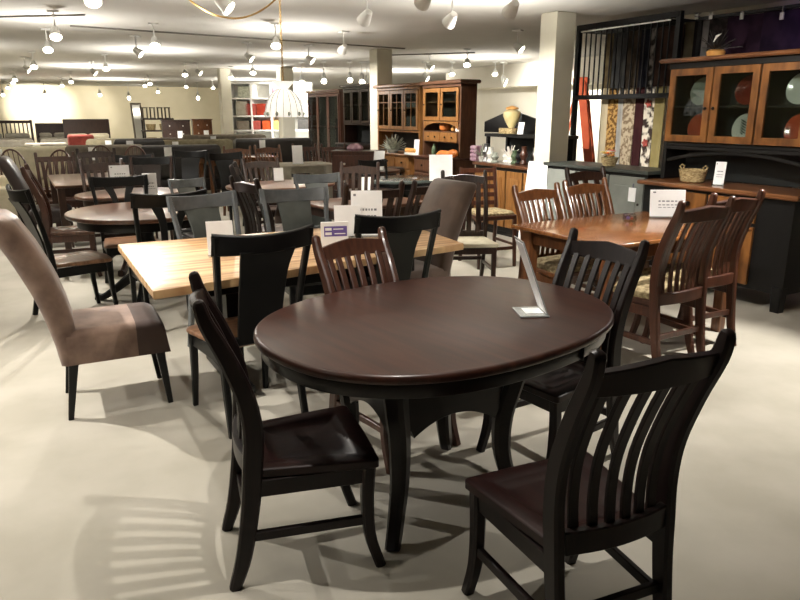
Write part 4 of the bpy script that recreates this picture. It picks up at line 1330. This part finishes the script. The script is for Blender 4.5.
def gourd(label, px, py, X, z, m, sx, sy, sz, r, name='pumpkin', ribs=True):
    p = atx(px, py, X)
    t = thing(name, label, name, (X, p.y, z + r * sz * .97))
    bm = BM()
    if ribs:
        for k in range(8):
            a = k * PI / 4
            sphere(bm, (math.cos(a) * r * .4, math.sin(a) * r * .4 * sy, 0), r * .62, 1, 1, sz / .62, 10)
    else:
        sphere(bm, (0, 0, 0), r, sx, sy, sz)
    mk('body', bm, m, t)
    bm = BM(); tube(bm, [(0, 0, r * sz * .7), (0, .01, r * sz + .03)], .012, 6); mk('stem', bm, 'green', t)
gourd('orange pumpkin on the drawer shelf of the brown hutch', 445, 127, 5.64, 1.261, 'pumpkin', 1, 1, .75, .085)
gourd('small yellow-green gourd next to the pumpkin on the brown hutch', 454, 128, 5.64, 1.261, 'squash', 1, 1, .8, .045, 'gourd')
gourd('green gourd bottle on the counter of the brown hutch', 434, 151, 5.48, .901, 'green', .7, .7, 1.4, .055, 'gourd', False)
p = atx(447, 153, 5.46)
t = thing('crookneck_squash', 'long orange crookneck squash lying on the counter of the brown hutch', 'squash', (5.46, p.y, .965))
bm = BM(); tube(bm, spline([(0, -.26, 0), (0, -.18, .0), (.01, -.02, -.01), (0, .12, -.015), (.0, .26, -.03)], 4), [.02, .055, .062, .04, .045, .05, .02], 12); mk('body', bm, 'pumpkin', t)
card('small white tag card on the brown hutch beside the pumpkin', V((5.56, atx(458, 130, 5.56).y, 1.261)), .09, .19, D2(-70), 8)
p = atx(392, 150, 5.55)
t = thing('greenery_arrangement', 'pale sage leaf arrangement on the honey oak hutch counter', 'arrangement', (5.56, p.y, .881))
bm = BM()
rr = random.Random(11)
for k in range(46):
    a, el = rr.uniform(0, 2 * PI), rr.uniform(.05, 1.2)
    q = V((math.cos(a) * math.cos(el) * .5, math.sin(a) * math.cos(el) * 1.5, math.sin(el)))
    sweep(bm, [V((0, 0, .03)), V((0, 0, .03)) + q * .17, V((0, 0, .02)) + q * .3], [.02, .05, .006], .004, (-q.y, q.x, .1), .2)
mk('leaves', bm, 'palegreen', t)
bm = BM(); lathe(bm, [(.08, 0), (.1, .05), (.09, .05), (.01, .03)], 16); mk('dish', bm, 'plate_w', t)
p = atx(408, 152, 5.45)
t = thing('fruit_tray', 'white tray of pale fruit on the honey oak hutch counter', 'tray', (5.5, p.y, .881))
bm = BM(); prism(bm, soval(.08, .17, 2, 24), 0, .04, .01); mk('tray', bm, 'plate_w', t)
for k in range(5):
    bm = BM(); sphere(bm, (0, -.12 + k * .06, .07), .036, n=10); mk('fruit', bm, 'squash', t)
card('white tag card on the honey oak hutch counter', V((5.5, atx(416, 143, 5.5).y, .881)), .1, .24, D2(-70), 6)
for px, z, lab, m in ((443, 1.7, 'white plate on the top shelf of the brown hutch', 'plate_w'), (448, 1.45, 'grey plate on the lower shelf of the brown hutch', 'plate_g')):
    p = atx(px + 6, 95, 5.7)
    t = thing('display_plate', lab, 'plate', (5.82, p.y, z + .1))
    bm = BM(); lathe(bm, [(.01, .0), (.06, .0), (.105, .02), (.11, .024), (.06, .01), (.01, .008)], 24)
    bmesh.ops.transform(bm, matrix=Matrix.Rotation(D2(-80), 4, 'Y'), verts=bm.verts[:])
    mk('dish', bm, m, t)

# ------------------------------------------------------------------ black counter with decorations beside the column
pa, pb = atx(474, 160, 5.35), atx(540, 160, 5.35)
yc, hw = (pa.y + pb.y) / 2, (pa.y - pb.y) / 2
t = thing('buffet_counter', 'black buffet with a raised shelf, gabled back and honey doors, beside the white column', 'buffet', (5.35, yc, 0))
one('carcass', 'grey_black', t, .03, .55, -hw, hw, .06, .86)
one('plinth', 'grey_black', t, .06, .52, -hw + .03, hw - .03, 0, .06)
one('counter', 'walnut_top', t, -.01, .57, -hw - .02, hw + .02, .86, .9, r=.008)
for a, b in ((-.98, -.55), (-.5, -.05), (0, .45), (.5, .98)):
    d = one('door', 'honey', t, .01, .0295, a * hw, b * hw, .12, .82)
    one('raised_panel', 'honey', d, .0, .0098, a * hw + .06, b * hw - .06, .2, .74, r=.006)
for y in (-hw + .03, hw - .03):
    for x in (.2, .52):
        one('shelf_post', 'grey_black', t, x - .02, x + .02, y - .02, y + .02, .9, 1.22)
one('back_panel', 'darkback', t, .53, .55, -hw, hw, .9, 1.22)
one('raised_shelf', 'grey_black', t, .16, .57, -hw, hw, 1.22, 1.26)
gy = [atx(q, 128, 5.9).y - yc for q in (486, 507, 517, 548)]
bm = BM()
prism(bm, [(gy[3], 1.26), (gy[0], 1.26), (gy[0], 1.4), (gy[1], 1.53), (gy[2], 1.53), (gy[3], 1.4)], .52, .56, .004, Matrix(((0, 0, 1, 0), (1, 0, 0, 0), (0, 1, 0, 0), (0, 0, 0, 1))))
mk('gabled_back', bm, 'grey_black', t)
p = atx(512, 115, 5.7)
t = thing('tall_vase', 'cream and gold shield-shaped vase standing on the black buffet', 'vase', (5.7, p.y, 1.262))
bm = BM(); lathe(bm, [(.05, 0), (.055, .008), (.022, .03), (.03, .06), (.08, .14), (.115, .22), (.11, .27), (.05, .3), (.01, .3)], 24); mk('body', bm, 'vase', t)
bm = BM(); lathe(bm, [(.051, .3), (.085, .303), (.075, .325), (.03, .34), (.01, .345)], 20); mk('lid', bm, 'squash', t)
p = atx(508, 133, 5.6)
t = thing('woven_box', 'shallow golden woven box in front of the vase on the black buffet', 'box', (5.6, p.y, 1.262))
bm = BM(); prism(bm, soval(.07, .14, 4, 24), 0, .07, .006); mk('body', bm, 'wicker', t)
card('small white card leaning by the vase on the black buffet', V((5.56, atx(520, 132, 5.56).y, 1.261)), .08, .15, D2(-70), 14)
rr = random.Random(21)
DEC = [('mauve stack of napkins', 'mauve'), ('white porcelain jar', 'plate_w'), ('silver candlestick', 'steel'), ('pale green branch bundle', 'palegreen'), ('white flower pot', 'petal_w'), ('brown carved bird', 'oakdark'), ('pewter bowl', 'steel'), ('dark green bottle', 'green'), ('red lacquer frame', 'plate_r'), ('white ginger jar', 'plate_w'), ('black lantern', 'blackmetal'), ('golden goblet', 'brass'), ('grey pitcher', 'plate_g'), ('brown urn', 'oakdark')]
for i, (nm, m) in enumerate(DEC):
    px = 480 + (i * 5 % 14) * 4.4
    p = atx(px, 150, 5.5)
    t = thing('shelf_ornament' if i else 'napkin_stack', nm + ' under the raised shelf of the black buffet', 'ornament', (5.46 + .11 * (i % 3), p.y, .901), 0, 'ornaments on the black buffet')
    bm = BM()
    if i == 0:
        for k in range(4):
            prism(bm, [(-.07, -.07), (.07, -.07), (.07, .07), (-.07, .07)], k * .05, k * .05 + .049, .015)
        mk('stack', bm, m, t)
        continue
    if nm.startswith(('pale', 'white flower')):
        lathe(bm, [(.035, 0), (.045, .06), (.03, .07), (.01, .07)], 14)
        mk('pot', bm, 'plate_w', t)
        bm = BM()
        for k in range(18):
            a, el = rr.uniform(0, 2 * PI), rr.uniform(.3, 1.4)
            q = V((math.cos(a) * math.cos(el), math.sin(a) * math.cos(el), math.sin(el)))
            sweep(bm, [V((0, 0, .06)), V((0, 0, .06)) + q * .1, V((0, 0, .06)) + q * .17], [.008, .026, .004], .003, (-q.y, q.x, .1), .2)
        mk('leaves', bm, m, t)
    elif 'frame' in nm:
        box(bm, -.01, .01, -.07, .07, 0, .2)
        mk('frame', bm, m, t)
    else:
        h = rr.uniform(.12, .24)
        lathe(bm, [(.045, 0), (.05, .01), (.03, h * .25), (.055, h * .55), (.03, h * .8), (.035, h), (.01, h)], 16)
        mk('body', bm, m, t)

# far wall behind the buffet with a lowered soffit
bm = BM(); box(bm, 11.2, 11.4, 8.0, 17.5, 0, CZ); struct('wall_side', bm, 'wallwhite')
bm = BM(); box(bm, 10.4, 11.2, 8.0, 16.0, 2.1, CZ); struct('trim_1', bm, 'wallwhite')
bm = BM(); box(bm, 6.95, 7.05, -.5, 6.75, 0, CZ); struct('wall_rug', bm, 'wallwhite')

# ------------------------------------------------------------------ hanging leaded glass lamp
p = atd(284, 102, 6.9)
t = thing('pendant_lamp', 'white leaded-glass dome lamp hanging by a brass chain from the ceiling', 'lamp', (p.x, p.y, 0))
zb = atd(284, 117, 6.9).z
bm = BM()
prof = [(.045, zb + .26), (.075, zb + .248), (.115, zb + .215), (.15, zb + .165), (.17, zb + .11), (.18, zb + .055), (.184, zb), (.179, zb), (.164, zb + .11), (.105, zb + .21), (.04, zb + .25)]
lathe(bm, prof, 16, cap=False); mk('dome', bm, 'milky', t, 20)
bm = BM()
for k in range(16):
    a = 2 * PI * k / 16
    tube(bm, [(r * math.cos(a) * 1.012, r * math.sin(a) * 1.012, z) for r, z in prof[:7]], .003, 5)
mk('leading', bm, 'steel', t)
bm = BM(); lathe(bm, [(.044, zb + .25), (.05, zb + .27), (.105, zb + .325), (.1, zb + .328), (.046, zb + .275), (.03, zb + .25)], 16, cap=False); mk('crown_flare', bm, 'milky', t, 20)
bm = BM()
for k in range(10):
    a = 2 * PI * k / 10 + .2
    sphere(bm, (.183 * math.cos(a), .183 * math.sin(a), zb + .03), .026, .5, 1, .8, 8)
mk('flower_band', bm, 'palegreen', t)
bm = BM()
n = 46
z0, z1 = zb + .27, CZ - .03
for k in range(n):
    zc_ = z0 + (z1 - z0) * (k + .5) / n
    hl = (z1 - z0) / n * .62
    ax = V((1, 0, 0)) if k % 2 else V((0, 1, 0))
    tube(bm, [V((0, 0, zc_)) + ax * .008 * math.cos(2 * PI * j / 8) + V((0, 0, hl * math.sin(2 * PI * j / 8))) for j in range(9)], .0036, 4)
mk('chain', bm, 'brass', t)
bm = BM(); lathe(bm, [(.05, CZ - .02), (.05, CZ - .001), (.01, CZ - .001)], 16); mk('ceiling_hook', bm, 'brass', t)
a0 = V((0, 0, CZ - .03))
b0 = V((-1.0, -.1, CZ - .01))
pts = []
for k in range(25):
    f = k / 24
    q = a0.lerp(b0, f)
    q.z -= .24 * 4 * f * (1 - f)
    pts.append(q)
bm = BM(); tube(bm, pts, .008, 6); mk('swag_cord', bm, 'brass', t)

# ------------------------------------------------------------------ ceiling seams and track spotlights
for i, (a, b, c, d) in enumerate(((70, 25, 405, 48), (-10, 16, 85, 14), (375, 55, 475, 52))):
    u, v = at(a, b, CZ), at(c, d, CZ)
    u.z = v.z = CZ - .006
    bm = BM(); sweep(bm, [u, v], .03, .012, (0, 0, 1), .1); struct('trim_%d' % (i + 2), bm, 'track')

def spot_head(t, tilt=30):
    bm = BM(); box(bm, -.06, .06, -.06, .06, -.02, -.001, .004); mk('canopy', bm, 'whitemetal', t)
    bm = BM(); tube(bm, [(0, 0, -.02), (0, 0, -.2)], .008, 6); mk('stem', bm, 'whitemetal', t)
    a = math.radians(tilt)
    Rm = Matrix.Translation(V((0, 0, -.21))) @ Matrix.Rotation(a, 4, 'X')
    bm = BM(); lathe(bm, [(.02, .05), (.034, .045), (.046, 0), (.062, -.06), (.066, -.085), (.061, -.085), (.04, 0), (.01, .03)], 18)
    bmesh.ops.transform(bm, matrix=Rm, verts=bm.verts[:]); mk('shade', bm, 'whitemetal', t)
    bm = BM(); lathe(bm, [(.002, -.06), (.054, -.062), (.058, -.072), (.04, -.079), (.002, -.082)], 18)
    bmesh.ops.transform(bm, matrix=Rm, verts=bm.verts[:]); mk('bulb', bm, 'bulb', t)

GL = 'white track spotlights on the ceiling'
FAR = 'tiny glowing spotlight far across the ceiling over the sofas and shelves'
HEADS = [  # pixel, tilt class, heading, label or None for the far cluster
 (93, 2, 0, 'glowing spotlight at the top edge of the picture left of the hanging cord'),
 (56, 37, 0, 'large glowing spotlight, upper one of a bright pair left of the ceiling seam'),
 (48, 50, 0, 'glowing spotlight just below the brightest one, lower one of a bright pair'),
 (34, 67, 0, 'glowing spotlight below the bright pair on the ceiling'),
 (26, 71, 1, 'side-turned spotlight below the bright pair, showing a thin lit crescent'),
 (155, 46, 0, 'glowing spotlight under the dark ceiling seam, between the bright pair and the cord'),
 (137, 55, 1, 'side-turned crescent spotlight just below the ceiling seam'),
 (106, 69, 0, 'glowing spotlight over the plain dark headboards, right one of two'),
 (93, 74, 1, 'crescent spotlight over the plain dark headboards, left one of two'),
 (222, 10, 1, 'crescent spotlight close to the swagged lamp cord'),
 (276, 46, 0, 'glowing spotlight right beside the lamp chain'),
 (248, 60, 1, 'crescent spotlight left of the lamp chain, above the third column'),
 (253, 73, 0, 'round glowing spotlight just above the glass dome lamp'),
 (309, 62, 1, 'crescent spotlight right of the lamp chain'),
 (344, 52, 2, 'upright crescent spotlight on the ceiling seam near the slim column'),
 (367, 22, 2, 'white spotlight turned away high above the slim column'),
 (426, 5, 2, 'white spotlight at the top edge, second from the big white column'),
 (452, 24, 2, 'white tilted spotlight below the one at the top edge'),
 (513, 14, 2, 'white spotlight turned away beside the big white column'),
 (517, 51, 1, 'white hanging spotlight in front of the big white column'),
 (429, 69, 1, 'small hanging spotlight above the brown hutch'),
 (425, 80, 1, 'small spotlight just over the crown of the honey oak hutch'),
 (467, 65, 0, 'glowing spotlight above the right corner of the brown hutch'),
 (452, 75, 0, 'round glowing spotlight over the middle of the brown hutch'),
 (495, 75, 0, 'glowing spotlight in front of the soffit beside the brown hutch'),
 (541, 76, 0, 'glowing spotlight against the big white column'),
 (503, 84, 1, 'small crescent spotlight low on the soffit'),
 (185, 75, 0, 'glowing spotlight above the tall brown dressers'),
 (198, 74, 1, 'crescent spotlight beside the third column'),
]
FARP = [(15, 80), (13, 83), (8, 88), (3, 95), (62, 86), (71, 82), (45, 95), (100, 95), (129, 98), (150, 84), (145, 86), (158, 92), (186, 87), (198, 98), (231, 78), (302, 83), (324, 81), (350, 80), (362, 82), (367, 86), (308, 91), (262, 89), (213, 88)]
k_ = 0
LIGHTS = []
for (px, py, ty, lab) in HEADS + [(a, b, 0, None) for a, b in FARP]:
    z = CZ - .27
    p = at(px, py, z)
    D = p.x * math.sin(CYAW) + p.y * math.cos(CYAW)
    if D > 27:
        p = atd(px, py, 27)
    elif px > 300 and D > 16:
        p = atd(px, py, 16)
    zc = min(p.z + .27, CZ)
    to = math.atan2(p.x, p.y)
    tilt, head = {0: (-38, -to), 1: (-52, -to + 1.2), 2: (58, -to + .5)}[ty]
    o = place(spot_head, tilt, 'track_spotlight', lab or FAR, 'spotlight', (p.x, p.y, CZ - .001 if zc > CZ - .12 else CZ - .001), head, GL, None, tilt=tilt)
    dz = p.z + .27 - CZ
    if dz < -.02:      # far heads hang on longer rods
        o.location.z = CZ - .001
        o.scale = (1, 1, max(1, (CZ - p.z) / .27))
    LIGHTS.append((p.copy(), ty))

def spot(loc, target, power, size=75, blend=.7, rad=.04, col=(1, .945, .865)):
    l = bpy.data.lights.new('spot', 'SPOT')
    l.energy = power
    l.spot_size = math.radians(size)
    l.spot_blend = blend
    l.shadow_soft_size = rad
    l.color = col
    o = bpy.data.objects.new('spot', l)
    C.objects.link(o)
    o.location = loc
    o.rotation_euler = (V(target) - V(loc)).to_track_quat('-Z', 'Y').to_euler()
    return o
ZL = CZ - .36
P_ = 1.0
for loc, tgt, pw, sz in [
    ((1.0, 1.78, ZL), (1.05, 1.95, 0), 46, 115),     # over the near edge of the oval table: throws the slat shadow of the side chair
    ((-1.0, 4.6, ZL), (-.1, 4.0, .2), 170, 82),     # left aisle
    ((-1.9, 3.4, ZL), (-.3, 3.2, 0), 60, 70),
    ((.25, 4.5, ZL), (1.35, 3.8, .7), 72, 75),     # over the plank table
    ((4.7, 2.4, ZL), (3.3, 2.7, 0), 230, 74),       # right aisle
    ((4.5, 4.4, ZL), (4.0, 3.7, .7), 55, 70),
    ((2.0, 2.2, ZL), (3.8, 3.6, .8), 130, 45),       # towards the oak table and its sheet
    ((-.5, .7, ZL), (1.8, 4.1, .9), 85, 34),        # added fill spot on the entrance side to brighten the sign cards
    ((3.9, 5.6, ZL), (3.6, 6.2, .2), 90, 90),
    ((3.7, 3.4, ZL), (5.35, 3.9, 1.2), 55, 75),     # hutch
    ((3.4, 6.3, ZL), (5.45, 6.4, 1.2), 230, 60),      # column
    ((.6, 7.2, ZL), (.9, 6.0, .7), 110, 90),
    ((-.9, 8.2, ZL), (.4, 8.0, .5), 140, 100),
    ((2.4, 8.6, ZL), (2.5, 7.3, .7), 110, 95),
    ((4.2, 8.6, ZL), (5.6, 8.6, 1.2), 120, 90),
    ((4.6, 12.2, ZL), (5.8, 11.5, 1.2), 130, 90),
    ((2.2, 12.0, ZL), (1.2, 11.2, .6), 170, 105),
    ((4.2, 15.5, ZL), (5.8, 15.5, 1), 180, 95),
    ((.5, 16, ZL), (.8, 16.2, .5), 260, 110),
    ((3.4, 19, ZL), (3.2, 20, .5), 280, 110),
    ((7.0, 17.0, ZL), (7.6, 19.4, 1.4), 560, 95),   # shelves
    ((8.6, 15.6, ZL), (9.6, 17.8, 1.4), 260, 95),
    ((1.0, 30.2, ZL), (1.3, 33, 1.75), 420, 60),    # wall washers
    ((3.0, 30.4, ZL), (3.1, 33, 1.6), 110, 60),
    ((-1.4, 29.5, ZL), (-1.0, 33, 1.5), 70, 85),
    ((4.8, 29.5, ZL), (5.2, 33, 1.5), 110, 90),
    ((1.5, 24, ZL), (1.6, 25, .5), 320, 110),
    ((9.4, 11.5, ZL), (11.2, 12.5, 1.5), 240, 95),
    ((9.0, 24, ZL), (10, 28, 1.2), 260, 110),
    ]:
    spot(loc, tgt, pw * P_, sz, rad=.014)
# added upward spots without fixtures of their own, to brighten the ceiling
for x, y, pw in [(-2, 2, 9), (.4, 3.4, 9), (2.6, 3.0, 8), (-1.2, 6, 12), (1.6, 6.4, 12), (4.2, 5.8, 12), (-2.6, 10, 16), (.6, 9.6, 16), (3.4, 9.2, 16), (-1, 14, 22), (2.4, 13.6, 22), (5.2, 13.4, 18),
                 (-2, 20, 30), (2, 19, 30), (6, 17.5, 30), (-1, 26.5, 34), (3.4, 26, 34), (7.4, 24, 34), (8.6, 12, 22), (9.4, 17, 26)]:
    spot((x, y, CZ - .7), (x, y, CZ), pw * (3.3 if y < 7 else 2.4), 165, .5, .06, (1, .95, .87))
spot((5.2, 3.3, 2.5), (6.3, 3.4, 2.25), 10, 80, col=(.55, .35, 1))     # violet display light on the rugs
l = bpy.data.lights.new('lamp_glow', 'POINT'); l.energy = 5; l.color = (1, .9, .74); l.shadow_soft_size = .05
o = bpy.data.objects.new('lamp_glow', l); C.objects.link(o)
o.location = (atd(284, 102, 6.9).x, atd(284, 102, 6.9).y, zb + .1)

w = bpy.data.worlds.new('world'); bpy.context.scene.world = w
w.use_nodes = True
w.node_tree.nodes['Background'].inputs[0].default_value = (1, .95, .88, 1)
w.node_tree.nodes['Background'].inputs[1].default_value = .02

sc = bpy.context.scene
sc.view_settings.view_transform = 'Standard'
sc.view_settings.look = 'None'
sc.view_settings.gamma = 1
sc.view_settings.exposure = .85
sc.cycles.use_denoising = True
sc.cycles.max_bounces = 8
